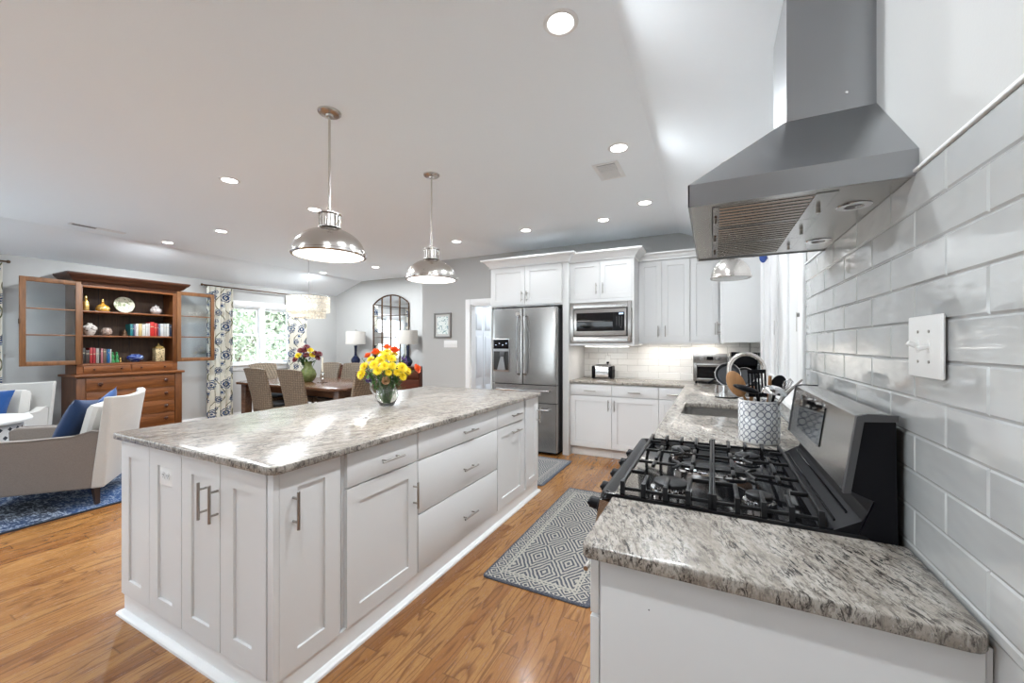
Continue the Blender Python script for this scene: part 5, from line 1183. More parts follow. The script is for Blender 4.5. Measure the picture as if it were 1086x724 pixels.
# ================================================================== ARMCHAIRS (local: faces -y, width along x, rear at +y)
def armchair(loc, rz, label, inner, outer, zf=.0):
    a = empty('armchair', loc, rz, label, 'armchair', 'linen armchairs')
    W2 = .385
    # seat base box with slight taper
    m = MB(); m.box(-W2+.05, W2-.05, -.36, .34, .17, .32, bev=.02); m.build('seat_base', outer, a, local=True)
    m = MB(); m.box(-W2+.095, W2-.095, -.40, .27, .322, .455, bev=.045); m.build('seat_cushion', inner, a, local=True)
    for s_ in (-1, 1):      # arms: outer panel swept up to the back
        m = MB(); x0, x1 = s_*(W2-.085), s_*W2
        pts = [(-.40, .17), (.34, .145), (.43, .60), (.335, .625), (.22, .588), (-.05, .582), (-.36, .592), (-.41, .57)]
        n = len(pts); V = []
        for x, k in ((x0, 0), (x1, 0)): V += [(x, y, z) for y, z in pts]
        m._add(V, [tuple(range(n)), tuple(range(2*n-1, n-1, -1))]+[(i, i+n, (i+1) % n+n, (i+1) % n) for i in range(n)])
        o = m.build('arm', outer, a, local=True, angle=50); bv = o.modifiers.new('soft', 'BEVEL'); bv.width = .014; bv.segments = 3
        sp = MB(); sp.tube([(x1, y, z) for y, z in pts[2:]], .004, 6); sp.build('arm_piping', outer, a, local=True)
    # back: outward flared, slightly winged, concave top
    m = MB(); NX = 14
    def back(s, t, side):
        x = (s-.5)*2; w = W2-.0+.035*t; X = x*w
        lean = .33+.16*t-.03*(1-x*x)*0; th = .085*(1-.35*t); curv = -.07*abs(x)**3
        y = lean+(th if side else 0)+curv*t
        z = .145+(.745+.018*abs(x)**2)*t
        return (X, y, z)
    V = []; F = []; NT_ = 8
    for side in (0, 1):
        for j in range(NT_+1):
            for i in range(NX+1): V.append(back(i/NX, j/NT_, side))
    B = (NX+1)*(NT_+1); Wd = NX+1
    for side in (0, 1):
        for j in range(NT_):
            for i in range(NX): F.append(tuple(side*B+q for q in (j*Wd+i, j*Wd+i+1, (j+1)*Wd+i+1, (j+1)*Wd+i)))
    for i in range(NX): F += [(i, i+1, B+i+1, B+i), (NT_*Wd+i, NT_*Wd+i+1, B+NT_*Wd+i+1, B+NT_*Wd+i)]
    for j in range(NT_): F += [(j*Wd, (j+1)*Wd, B+(j+1)*Wd, B+j*Wd), (j*Wd+NX, (j+1)*Wd+NX, B+(j+1)*Wd+NX, B+j*Wd+NX)]
    m._add(V, F); o = m.build('backrest', [inner], a, local=True, angle=50); bv = o.modifiers.new('soft', 'BEVEL'); bv.width = .012; bv.segments = 3; bv.limit_method = 'ANGLE'; bv.angle_limit = .9
    MB(T(0, .30, .64) @ rot('X', -.21)).box(-.27, .27, -.07, .06, -.20, .19, bev=.05).build('back_cushion', inner, a, local=True)
    for x in (-1, 1):
        MB().tube([(x*.33, .345, .155), (x*.34, .36, 0)], [.030, .019], 4).build('leg', DKWOOD, a, local=True)
        MB().tube([(x*.33, -.34, .18), (x*.33, -.36, 0)], [.030, .019], 4).build('leg', DKWOOD, a, local=True)
    return a
def pillow(loc, R_, w, h, th, mat, label, name='throw_pillow'):
    m = MB(R_); n = 14
    def f(side):
        def g(s, t):
            x, z = (s-.5)*2, (t-.5)*2; e = max(0, (1-abs(x)**2.6))*max(0, (1-abs(z)**2.6)); pin = 1-.07*(1-abs(x)**2)*abs(z)**3-.0; pin2 = 1-.07*(1-abs(z)**2)*abs(x)**3
            return (x*w/2*pin2, side*th/2*e**.5, z*h/2*pin)
        return g
    m.grid(n, n, f(-1)); m.grid(n, n, f(1)); o = m.build(name, mat, angle=80)
    return tag(o, label, 'pillow')
f1 = math.atan2(-.56, .83)        # facing direction (-.56,-.83)
r1 = -f1 - 2*0
az = math.atan2(-.56, .83)
# rear-right corner (near the camera) at (-4.65,1.42)
ang = -math.atan2(.56, .83)
ac = Vector((-4.64, 1.43, .011)) - (Matrix.Rotation(ang, 3, 'Z') @ Vector((.34, .36, 0)))
armchair(tuple(ac), ang, 'linen armchair in the foreground at left, its back towards the hutch', LINENL, LINEN)
A1 = T(*ac) @ rot('Z', ang)
pillow(None, A1 @ T(-.02, .15, .66) @ rot('X', -.38) @ rot('Z', -.25), .44, .42, .15, BLUEF2, 'dark blue throw pillow on the foreground armchair')
pillow(None, A1 @ T(-.20, .245, .715) @ rot('X', -.24) @ rot('Y', .3), .36, .36, .09, BLUEF, 'blue and white pillow corner tucked behind the dark blue one')
ang2 = math.atan2(.8, .6)
ac2 = Vector((-7.06, 1.80, .011)) - (Matrix.Rotation(ang2, 3, 'Z') @ Vector((.385, .50, 0)))
armchair(tuple(ac2), ang2, 'linen armchair by the left wall beside the hutch', LINENL, LINENL)
A2 = T(*ac2) @ rot('Z', ang2)
pillow(None, A2 @ T(-.02, .10, .655) @ rot('X', -.35) @ rot('Y', .05), .46, .42, .14, BLUEF, 'bright blue throw pillow on the armchair by the left wall')
# round table with lattice drum
rt = empty('round_side_table', (-6.08, .98, .011), 0, 'round white topped side table with black and white lattice drum between the armchairs', 'side table')
LAT = NT('lattice_fabric'); tc = LAT.n('ShaderNodeTexCoord'); sp = LAT.n('ShaderNodeSeparateXYZ'); LAT.l(tc.outputs['Object'], sp.inputs[0])
an = LAT.math('MULTIPLY', LAT.math('ARCTAN2', sp.outputs[1], sp.outputs[0]), 28/(2*PI)); vz = LAT.math('DIVIDE', sp.outputs[2], .075)
row = LAT.math('MULTIPLY', LAT.math('MODULO', LAT.math('FLOOR', vz), 2.0), .5)
u_ = LAT.math('SUBTRACT', LAT.math('FRACT', LAT.math('ADD', an, row)), .5); v_ = LAT.math('SUBTRACT', LAT.math('FRACT', vz), .5)
dd_ = LAT.math('ADD', LAT.math('ABSOLUTE', u_), LAT.math('ABSOLUTE', v_)); LAT.set(col=LAT.mix(LAT.math('LESS_THAN', dd_, .27), (.72, .72, .71), (.03, .035, .05)), rough=.8); LAT = LAT.m
MB().lathe([(.34, .03), (.36, .04), (.36, .60), (.34, .61)], n=40).build('lattice_drum', LAT, rt, local=True); MB().lathe([(.38, .61), (.415, .615), (.42, .635), (.41, .65), (0, .652)], n=48).build('table_top', WHITEF, rt, local=True); MB().lathe([(.32, 0), (.33, .03), (.30, .03)], n=32).build('plinth_base', DKWOOD, rt, local=True)
# ================================================================== DINING
TX0, TX1, TY0, TY1 = -6.88, -4.42, 3.66, 4.84
dt = empty('dining_table', (-5.65, 4.25, 0), 0, 'dark wood dining table with clipped corners by the window', 'dining table')
c_ = .16; tp = [(TX0+c_, TY0), (TX1-c_, TY0), (TX1, TY0+c_), (TX1, TY1-c_), (TX1-c_, TY1), (TX0+c_, TY1), (TX0, TY1-c_), (TX0, TY0+c_)]
worktop(tp, [], .725, .760, 'table_top', TABLEW, dt)
m = MB(); m.box(TX0+.13, TX1-.13, TY0+.13, TY0+.155, .62, .7245); m.box(TX0+.13, TX1-.13, TY1-.155, TY1-.13, .62, .7245); m.box(TX0+.13, TX0+.155, TY0+.155, TY1-.155, .62, .7245); m.box(TX1-.155, TX1-.13, TY0+.155, TY1-.155, .62, .7245); m.build('table_apron', TABLEW, dt)
for x in (TX0+.16, TX1-.16):
    for y in (TY0+.16, TY1-.16): MB().box(x-.055, x+.055, y-.055, y+.055, 0, .7245, bev=.006).build('leg', TABLEW, dt)
def dining_chair(label):
    c = empty('dining_chair', (0, 0, 0), 0, label, 'dining chair', 'woven rattan dining chairs')   # local: faces +y, back at -y
    m = MB(); nx, nz = 8, 10
    def bk(s, t, side):
        x = (s-.5)*2; w = .235-.02*(1-t)+.0; y = -.20-.13*t**1.3-(.035 if side else 0)-.03*(1-x*x)
        return (x*w, y, .42+.60*t-(.018*abs(x)**3 if t == 1 else 0))
    V = []; F = []; Wd = nx+1; B = Wd*(nz+1)
    for side in (0, 1):
        for j in range(nz+1):
            for i in range(nx+1): V.append(bk(i/nx, j/nz, side))
    for side in (0, 1):
        for j in range(nz):
            for i in range(nx): F.append(tuple(side*B+q for q in (j*Wd+i, j*Wd+i+1, (j+1)*Wd+i+1, (j+1)*Wd+i)))
    for i in range(nx): F += [(i, i+1, B+i+1, B+i), (nz*Wd+i, nz*Wd+i+1, B+nz*Wd+i+1, B+nz*Wd+i)]
    for j in range(nz): F += [(j*Wd, (j+1)*Wd, B+(j+1)*Wd, B+j*Wd), (j*Wd+nx, (j+1)*Wd+nx, B+(j+1)*Wd+nx, B+j*Wd+nx)]
    m._add(V, F); m.build('backrest', WICKER, c, local=True, angle=50)
    MB().box(-.235, .235, -.235, .24, .36, .445, bev=.02).build('seat_frame', WICKER, c, local=True)
    MB().box(-.215, .215, -.195, .235, .446, .485, bev=.02).build('seat_cushion', BLACKF, c, local=True)
    for x in (-1, 1):
        for y in (-.205, .205): MB().tube([(x*.205, y, .37), (x*.205, y*1.03, 0)], [.024, .016], 6).build('leg', DKWOOD, c, local=True)
    return c
dc = [( -5.86, 3.78, 0.0, 'woven rattan dining chair on the kitchen side of the table, left one'), (-5.10, 3.78, 0.03, 'woven rattan dining chair on the kitchen side of the table, right one'), (-6.87, 4.38, -PI/2, 'woven rattan dining chair at the window end of the table'),
      (-6.36, 4.80, PI, 'woven rattan dining chair on the far side of the table, nearer the window'), (-5.80, 4.80, PI, 'woven rattan dining chair on the far side, directly left of the head chair'), (-4.52, 3.92, PI/2+.12, 'woven rattan dining chair at the kitchen end of the table, behind the big bouquet')]
proto = dining_chair(dc[0][3])
for i, (x, y, rz, lb) in enumerate(dc):
    o = proto if i == 0 else copy_tree(proto); o.location = (x, y, 0); o.rotation_euler = (0, 0, rz); o['label'] = lb
dchairs = None
# sideboard, lamps, mirror
sb = empty('sideboard', (-6.0, 6.1, 0), 0, 'dark reddish wood sideboard under the arched mirror', 'sideboard')
SB0, SB1 = -7.12, -4.90
MB().box(SB0-.02, SB1+.02, 5.86, 6.30, .90, .93, bev=.006).build('sideboard_top', SIDEW, sb); MB().box(SB0, SB1, 5.895, 6.298, .10, .8995).build('sideboard_body', SIDEW, sb)
for k in range(4):
    a = SB0+.02+k*.547; d = MB().box(a, a+.535, 5.878, 5.894, .13, .68, bev=.006).build('door', SIDEW, sb); MB().ball((a+(.50 if k % 2 == 0 else .035), 5.868, .42), .012).build('knob', BRONZE, d)
    d = MB().box(a, a+.535, 5.878, 5.894, .70, .87, bev=.006).build('drawer', SIDEW, sb); MB().ball((a+.27, 5.868, .785), .012).build('knob', BRONZE, d)
for x in (SB0+.05, SB1-.05):
    for y in (5.93, 6.26): MB().box(x-.035, x+.035, y-.03, y+.03, 0, .10).build('foot', SIDEW, sb)
def table_lamp(x, y, z, label):
    l = empty('table_lamp', (x, y, z), 0, label, 'table lamp', 'navy glass table lamps')
    MB().lathe([(.055, 0), (.06, .008), (.078, .03), (.095, .07), (.092, .11), (.062, .155), (.032, .19), (.026, .24), (.028, .34), (.033, .39), (.030, .40), (0, .40)], n=28).build('lamp_base', NAVY, l, local=True)
    MB().cyl((0, 0, .40), (0, 0, .715), .006, 8).build('lamp_stem', HANDLE, l, local=True); MB().lathe([(0, 0), (.010, .004), (.008, .02), (0, .026)], (0, 0, .715), 10).build('finial', HANDLE, l, local=True)
    s_ = MB(); s_.lathe([(.200, .43), (.196, .695), (.192, .695), (.196, .43), (.200, .43)], n=40, caps=False); s_.build('lamp_shade', LSHADE, l, local=True)
    m = MB()
    for k in range(3): a = 2*PI*k/3; m.cyl((0, 0, .69), (.194*math.cos(a), .194*math.sin(a), .69), .002, 5)
    m.build('shade_spider', HANDLE, l, local=True); return l
L1 = table_lamp(-6.74, 6.04, .9305, 'navy glass lamp with white drum shade, left of the arched mirror')
L2 = copy_tree(L1); L2.location = (-5.32, 6.04, .9305); L2['label'] = 'navy glass lamp with white drum shade, in front of the mirror\'s right side'
mr = empty('arched_mirror', (-6.01, 6.30, .9305), 0, 'tall arched windowpane mirror with thin bronze bars leaning over the sideboard', 'mirror')
MX0, MX1, MZ0, MZS, MZT = -6.50, -5.52, .931, 2.20, 2.385
mc = (MX0+MX1)/2; hw = (MX1-MX0)/2; sg_ = MZT-MZS; RR = (hw*hw+sg_*sg_)/(2*sg_); czz = MZT-RR; a0 = math.asin(hw/RR)
arc = [(mc+RR*math.sin(-a0+2*a0*k/20), czz+RR*math.cos(-a0+2*a0*k/20)) for k in range(21)]
ym = 6.312
MB().prism([(MX0+.01, MZ0), (MX1-.01, MZ0)]+[(x, z-.008) for x, z in reversed(arc)], ym-.006, ym, 'y').build('mirror_glass', MIRROR, mr)
m = MB(); m.tube([(MX0, ym-.014, MZ0)]+[(x, ym-.014, z) for x, z in arc]+[(MX1, ym-.014, MZ0)], .014, 4, closed=True); m.build('mirror_frame', BRONZE, mr)
m = MB()
for k in (1, 2, 3):
    x = MX0+(MX1-MX0)*k/4; zt = czz+math.sqrt(RR*RR-(x-mc)**2); m.box(x-.010, x+.010, ym-.020, ym-.006, MZ0+.01, zt)
for z in (1.50, 1.955): m.box(MX0, MX1, ym-.018, ym-.006, z-.006, z+.006)
m.build('glazing_bars', BRONZE, mr)

# ================================================================== FLOWERS AND VASES
VX, VY = -2.10, 2.165
gp = empty('glass_pitcher', (VX, VY, ZT), 0, 'clear glass pitcher holding the yellow and orange bouquet on the island', 'pitcher')
po = [(.045, .001), (.050, .006), (.072, .045), (.082, .075), (.074, .110), (.052, .150), (.046, .175), (.056, .200)]
pi_ = [(.052, .200), (.042, .175), (.048, .150), (.070, .110), (.077, .075), (.067, .047), (.045, .013), (0, .012)]
MB().lathe([(0, .001)]+po+pi_, (VX, VY, ZT), 32, caps=False).build('pitcher_body', CRYSTAL, gp, angle=60)
WATER = NT('vase_water').set(col=(.93, 1, .93), rough=0.0, trans=1.0, ior=1.1).m
MB().lathe([(0, .0125), (.0445, .0135), (.0665, .047), (.0765, .075), (.0695, .110), (0, .111)], (VX, VY, ZT), 28, caps=False).build('water', WATER, gp, angle=60)
hd = Vector((-.80, -.60, 0)).normalized(); 
MB().tube([Vector((VX, VY, ZT+z))+hd*d for d, z in ((.050, .185), (.085, .195), (.108, .17), (.112, .13), (.095, .095), (.076, .085))], .007, 8).build('pitcher_handle', CRYSTAL, gp, angle=60)
def petals(m, c, R_, r, n, lift, droop, w=.32):
    for k in range(n):
        a = 2*PI*k/n+lift*3; d = R_ @ Vector((math.cos(a), math.sin(a), lift)); up = R_ @ Vector((0, 0, 1)); sd = d.cross(up).normalized()
        p0 = c+d*r*.12; p1 = c+d*r*.6+up*droop*r*.35; p2 = c+d*r+up*droop*r*.1
        m._add([p0-sd*r*.05, p0+sd*r*.05, p1+sd*r*w*.55, p2, p1-sd*r*w*.55], [(0, 1, 2, 4), (2, 3, 4)])
def stem_pts(base, head, sag=.02):
    b, h_ = Vector(base), Vector(head); mid = b.lerp(h_, .5)+Vector((0, 0, sag)); return [b, b.lerp(mid, .6), mid, mid.lerp(h_, .5)+Vector((0, 0, sag*.4)), h_]
def flower(kind, head, base, dir_, r, name, label, group, cat='flower', seed=0):
    h_ = Vector(head); root = empty(name, tuple(base), 0, label, cat, group)
    z = Vector(dir_).normalized(); R_ = Vector((0, 0, 1)).rotation_difference(z).to_matrix()
    m = MB(); m.tube(stem_pts(base, h_-z*.004), .0022, 5); m.build('stem', LEAF, root)
    m = MB()
    if kind in ('yellow', 'maroon'):
        for n_, l_, q in ((15, .05, 1.0), (13, .35, .88), (11, .75, .66), (8, 1.6, .42)): petals(m, h_, R_, r*q, n_, l_, .3)
        mt = YEL if kind == 'yellow' else MAR
        o = m.build('petals', mt, root, weld=False, flat=True); b = MB(); b.ball(tuple(h_+z*r*.12), r*.17, 10, 6, .6); b.build('flower_centre', YELC, root)
    elif kind == 'rose' or kind == 'peach':
        for k in range(5):
            rr = r*(.35+.16*k); hh = r*(1.15-.13*k); nn2 = 5
            for j in range(nn2):
                a = 2*PI*j/nn2+k*.8; 
                pts = []
                for (aa, zz, q) in ((-.55, 0, .35), (.55, 0, .35), (.62, .6, .95), (.35, 1.0, 1.05), (-.35, 1.0, 1.05), (-.62, .6, .95)):
                    v = Vector((math.cos(a+aa)*rr*q, math.sin(a+aa)*rr*q, hh*zz-r*.3)); pts.append(h_+R_ @ v)
                m._add(pts, [(0, 1, 2, 5), (2, 3, 4, 5)])
        m.build('petals', ORG if kind == 'rose' else PINK, root, weld=False)
    elif kind == 'purple':
        R2 = random.Random(seed)
        for k in range(26): m.ball(tuple(h_+Vector((R2.gauss(0, r*.42), R2.gauss(0, r*.42), R2.gauss(0, r*.42)))), r*.2, 6, 4)
        m.build('petals', PUR, root)
    return root
def sprig(head, base, label, group, mat, n=9, L=.05, seed=0, name='leaf_sprig'):
    R2 = random.Random(seed); root = empty(name, tuple(base), 0, label, 'leaves', group)
    P = stem_pts(base, head); m = MB(); m.tube(P, .0018, 5); m.build('stem', LEAF, root); m = MB()
    for k in range(n):
        t = .45+.55*k/n; i = min(3, int(t*4)); p = P[i].lerp(P[i+1], t*4-i); d = Vector((R2.uniform(-1, 1), R2.uniform(-1, 1), R2.uniform(-.3, .9))).normalized(); s2 = d.cross(Vector((0, 0, 1))).normalized(); l_ = L*R2.uniform(.7, 1.2)
        m._add([p, p+d*l_*.45+s2*l_*.17, p+d*l_, p+d*l_*.45-s2*l_*.17], [(0, 1, 2, 3)])
    m.build('leaves', mat, root, weld=False, flat=True)
cf = Vector((.697, -.717, 0)); rt_ = Vector((.72, .69, 0))      # towards the camera / to the right as seen
cf = Vector((-VX, -VY, 0)).normalized(); rt_ = Vector((-cf.y, cf.x, 0))
def VP(r_, z_, f_=0.0): return Vector((VX, VY, ZT))+rt_*r_+cf*f_+Vector((0, 0, z_))
def VB(k): a = k*2.4; return (VX+.020*math.cos(a), VY+.020*math.sin(a), ZT+.016+.002*(k % 3))
Gy = 'yellow chrysanthemums in the big bouquet'
yl = [(-.165, .235, .05, .036, 'yellow chrysanthemum at the lower left edge of the big bouquet'), (-.150, .285, .03, .034, 'yellow chrysanthemum above the lower left one in the big bouquet'), (-.085, .30, .09, .032, None), (-.045, .33, .08, .034, None), (-.01, .36, .06, .034, None), (.03, .34, .08, .032, None), (-.06, .26, .11, .030, None), (-.015, .29, .12, .032, None), (.035, .29, .11, .028, None),
      (.10, .275, .09, .038, 'large yellow chrysanthemum on the right side of the big bouquet'), (.105, .215, .09, .028, 'small yellow chrysanthemum below the large right one'), (.0, .385, .0, .032, None), (-.05, .375, .0, .030, None), (.05, .37, .02, .028, None), (.01, .245, .12, .022, None), (-.11, .335, .02, .026, None), (.065, .245, .11, .024, None), (.14, .25, .05, .028, 'yellow chrysanthemum at the right edge of the big bouquet')]
for k, (a, z, f_, r_, lb) in enumerate(yl):
    p = VP(a, z, f_); d = (p-Vector((VX, VY, ZT+.16))).normalized()+cf*.35
    flower('yellow', p, VB(k), d, r_*1.28, 'chrysanthemum', lb or 'yellow chrysanthemum in the crowded middle of the big island bouquet', Gy)
for k, (a, z, f_, r_, lb) in enumerate(((.205, .265, .04, .036, 'orange rose sticking out at the right of the big bouquet'), (.05, .40, .04, .036, 'orange rose at the top right of the big bouquet'), (-.075, .385, .0, .034, 'orange rose at the top left of the big bouquet'), (.0, .42, -.05, .030, 'orange rose at the top back of the big bouquet'), (-.13, .36, -.03, .028, 'orange rose behind the yellow flowers on the upper left'))):
    p = VP(a, z, f_); flower('rose', p, VB(k+20), (p-Vector((VX, VY, ZT+.16))).normalized()+cf*.2, r_, 'rose', lb, 'orange roses in the big bouquet')
flower('peach', VP(-.008, .185, .06), VB(31), cf+Vector((0, 0, .4)), .030, 'peach_flower', 'peach coloured flower at the rim of the glass pitcher', None)
for k, (a, z, f_, lb) in enumerate(((.115, .345, .03, 'purple statice at the upper right of the big bouquet'), (-.125, .19, .05, 'purple statice hanging at the lower left of the big bouquet'), (.135, .31, .0, 'purple statice just left of the outermost orange rose'))):
    flower('purple', VP(a, z, f_), VB(k+33), cf, .022, 'statice', lb, None, seed=k)
for k in range(26):
    a = random.uniform(-.19, .19); z = random.uniform(.18, .37); sprig(VP(a, z, random.uniform(-.08, .08)), VB(k+40), 'green leafy sprig among the flowers of the big bouquet', 'leafy sprigs in the big bouquet', LEAF if k % 2 else LEAFD, 10, .055, k)
sprig(VP(.105, .115, .05), tuple(VP(.02, .18, .02)), 'pale green leaves drooping over the right side of the pitcher', None, LEAF, 9, .045, 90)
# small vase on the dining table
UX, UY = -5.745, 4.20
sv = empty('green_vase', (UX, UY, .76), 0, 'round mottled green vase on the dining table', 'vase')
MB().lathe([(.06, 0), (.075, .01), (.115, .07), (.125, .12), (.105, .18), (.062, .235), (.055, .28), (.072, .32), (.066, .32), (.05, .28), (.058, .235), (.10, .18), (.11, .1), (0, .03)], (UX, UY, .7605), 30, caps=False).build('vase_body', GREENG, sv, angle=60)
MB().tube([Vector((UX, UY, .76))+Vector((-.64, -.77, 0)).normalized().cross(Vector((0, 0, 1)))*d+Vector((0, 0, z)) for d, z in ((.062, .30), (.115, .29), (.14, .23), (.112, .17))], .009, 8).build('vase_handle', GREENG, sv)
cf2 = Vector((-UX, -UY, 0)).normalized(); rt2 = Vector((-cf2.y, cf2.x, 0))
k = 0
for a, z, kind in ((-.13, .42, 'yellow'), (-.05, .49, 'maroon'), (.03, .50, 'yellow'), (.10, .45, 'maroon'), (.16, .44, 'maroon'), (-.10, .50, 'maroon'), (-.17, .36, 'maroon'), (.06, .42, 'yellow'), (.13, .38, 'maroon'), (-.02, .55, 'maroon'), (-.02, .42, 'maroon')):
    p = Vector((UX, UY, .76))+rt2*a+cf2*.05+Vector((0, 0, z)); k += 1
    nm = 'chrysanthemum' if kind == 'yellow' else 'dahlia'
    lb = 'yellow flower in the green vase on the dining table' if kind == 'yellow' else 'dark maroon flower in the green vase on the dining table'
    flower(kind, p, (UX+.02*math.cos(k*2.4), UY+.02*math.sin(k*2.4), .82), (p-Vector((UX, UY, .98))).normalized()+cf2*.5, .062, nm, lb, kind+' flowers in the green dining vase')
for j in range(9): sprig(Vector((UX, UY, .76))+rt2*random.uniform(-.15, .15)+Vector((0, 0, random.uniform(.34, .46))), (UX, UY, .84+.002*j), 'green leafy sprig in the green dining vase', 'leafy sprigs in the green dining vase', LEAFD, 10, .10, 60+j)
# candle in glass holder
KX, KY = -5.43, 4.22
ck = empty('candle_holder', (KX, KY, .76), 0, 'clear glass candlestick right of the green vase', 'candle holder')
MB().lathe([(.075, 0), (.078, .006), (.02, .02), (.012, .05), (.022, .075), (.012, .10), (.014, .13), (.028, .15), (.026, .17), (.014, .165), (0, .16)], (KX, KY, .7605), 24, caps=False).build('holder_glass', CRYSTAL, ck)
tag(MB().lathe([(.0125, 0), (.011, .22), (.004, .226), (0, .228)], (KX, KY, .926), 14).build('candle', plain('ivory_wax', (.78, .72, .58), .4)), 'ivory taper candle standing in the glass candlestick', 'candle')
# ================================================================== COUNTER THINGS
# toaster
to = empty('toaster', (-1.268, 5.17, ZT), 0, 'small polished two-slot toaster on the back counter beside the refrigerator panel', 'toaster')
m = MB(T(-1.268, 5.17, ZT)); m.box(-.105, .105, -.085, .085, .014, .172, bev=.022); m.build('toaster_body', CHROME, to)
for x0, x1 in ((-.132, -.104), (.104, .132)): MB(T(-1.268, 5.17, ZT)).box(x0, x1, -.09, .09, .0005, .165, bev=.014).build('end_housing', BLACKP, to)
m = MB(T(-1.268, 5.17, ZT)); m.box(-.09, .09, -.045, -.018, .1715, .1745); m.box(-.09, .09, .018, .045, .1715, .1745); m.build('bread_slots', DARKV, to)
MB(T(-1.268, 5.17, ZT)).box(.132, .150, -.015, .015, .10, .115, bev=.004).build('lever', BLACKP, to); MB(T(-1.268, 5.17, ZT)).cyl((-.148, 0, .06), (-.13, 0, .06), .014, 14).build('browning_knob', HANDLE, to)
# toaster oven
ov = empty('toaster_oven', (0, 5.14, ZT), 0, 'stainless toaster oven with two knobs in the back counter corner', 'toaster oven')
X0, X1, Y0 = -.195, .150, 5.00
MB().box(X0, X1, Y0+.012, 5.29, ZT+.018, ZT+.335, bev=.012).build('oven_body', STEELH, ov)
MB().box(X0, X1, Y0, Y0+.014, ZT+.235, ZT+.335, bev=.004).build('control_panel', STEELH, ov)
MB().box(-.055, .010, Y0-.002, Y0+.001, ZT+.265, ZT+.305).build('display', BLACKG, ov)
for x in (-.105, .06):
    MB(T(x, Y0, ZT+.285) @ rot('X', PI/2)).lathe([(0, 0), (.026, 0), (.024, .018), (.0, .019)], n=20).build('control_knob', CHROME, ov)
d = MB(); 
d.box(X0+.006, X0+.04, Y0-.004, Y0+.012, ZT+.03, ZT+.225, bev=.003); d.box(X1-.04, X1-.006, Y0-.004, Y0+.012, ZT+.03, ZT+.225, bev=.003); d.box(X0+.04, X1-.04, Y0-.004, Y0+.012, ZT+.19, ZT+.225, bev=.003); d.box(X0+.04, X1-.04, Y0-.004, Y0+.012, ZT+.03, ZT+.06, bev=.003)
d = d.build('oven_door', STEELH, ov)
MB().box(X0+.04, X1-.04, Y0+.002, Y0+.006, ZT+.06, ZT+.19).build('door_window', BLACKG, d); MB().tube([(X0+.03, Y0-.002, ZT+.215), (X0+.035, Y0-.03, ZT+.215), (X1-.035, Y0-.03, ZT+.215), (X1-.03, Y0-.002, ZT+.215)], .007, 8).build('door_handle', CHROME, d)
m = MB()
for x in (X0+.03, X1-.03):
    for y in (Y0+.03, 5.26): m.cyl((x, y, ZT+.0005), (x, y, ZT+.02), .012, 10)
m.build('feet', BLACKP, ov)
# coffee maker behind the faucet
km = empty('coffee_maker', (.27, 4.55, ZT), 0, 'black coffee maker with silver side strip behind the faucet', 'coffee maker')
m = MB(); m.box(.165, .385, 4.47, 4.70, ZT+.0005, ZT+.05, bev=.01); m.box(.165, .385, 4.62, 4.75, ZT+.05, ZT+.36, bev=.01); m.box(.165, .385, 4.45, 4.64, ZT+.24, ZT+.365, bev=.012); m.build('brewer_body', BLACKP, km)
MB().box(.155, .168, 4.45, 4.60, ZT+.05, ZT+.36, bev=.004).build('silver_side_strip', HANDLE, km)
MB().lathe([(.05, 0), (.062, .02), (.066, .08), (.05, .14), (.042, .16), (0, .16)], (.275, 4.53, ZT+.052), 24).build('carafe', BLACKG, km)
# saucepan with a frying pan resting on it
sp_ = empty('saucepan', (.105, 3.78, ZT), 0, 'stainless saucepan with dark base drying beside the sink', 'saucepan')
MB().lathe([(.085, .008), (.088, .012), (.088, .105), (.091, .108), (.086, .108), (.084, .016), (0, .014)], (.105, 3.78, ZT), 32, caps=False).build('pan_body', CHROME, sp_); MB().lathe([(0, .0005), (.087, .0005), (.089, .010), (0, .011)], (.105, 3.78, ZT), 32, caps=False).build('pan_base', BLACKP, sp_)
MB().tube([(.19, 3.80, ZT+.09), (.23, 3.82, ZT+.10), (.33, 3.87, ZT+.11)], [.008, .010, .009], 8).build('pan_handle', BLACKP, sp_)
NONS = plain('dark_nonstick', (.035, .037, .042), .28)
def frypan(name, c, R, tilt, yaw, label, lh=.13, hdir=PI):
    M = T(*c) @ rot('Z', yaw) @ rot('X', PI/2+tilt)
    o = empty(name, c, 0, label, 'frying pan')
    MB(M).lathe([(0, 0), (R*.78, 0), (R*.97, .028), (R*.985, .028), (R*.82, -.005), (0, -.006)], n=36, caps=False).build('pan_dish', NONS, o)
    MB(M).lathe([(R*.96, .026), (R*1.0, .024), (R*1.02, .029), (R*1.0, .033), (R*.96, .031), (R*.96, .026)], n=36, caps=False).build('pan_rim', CHROME, o)
    MB(M).tube([(R*.95*math.cos(hdir), R*.95*math.sin(hdir), .02), (R*1.15*math.cos(hdir), R*1.15*math.sin(hdir), .035), ((R+lh)*math.cos(hdir+.05), (R+lh)*math.sin(hdir+.05), .03)], [.006, .009, .008], 8).build('pan_handle', BLACKP, o)
frypan('frying_pan', (.115, 3.76, ZT+.190), .095, -.22, 0.0, 'dark round frying pan with silver rim propped on the saucepan', .07, PI+.45)
frypan('frying_pan', (.238, 3.79, ZT+.175), .075, -.20, -.1, 'smaller dark pan with silver rim behind the wooden utensils', .05, 0.4)
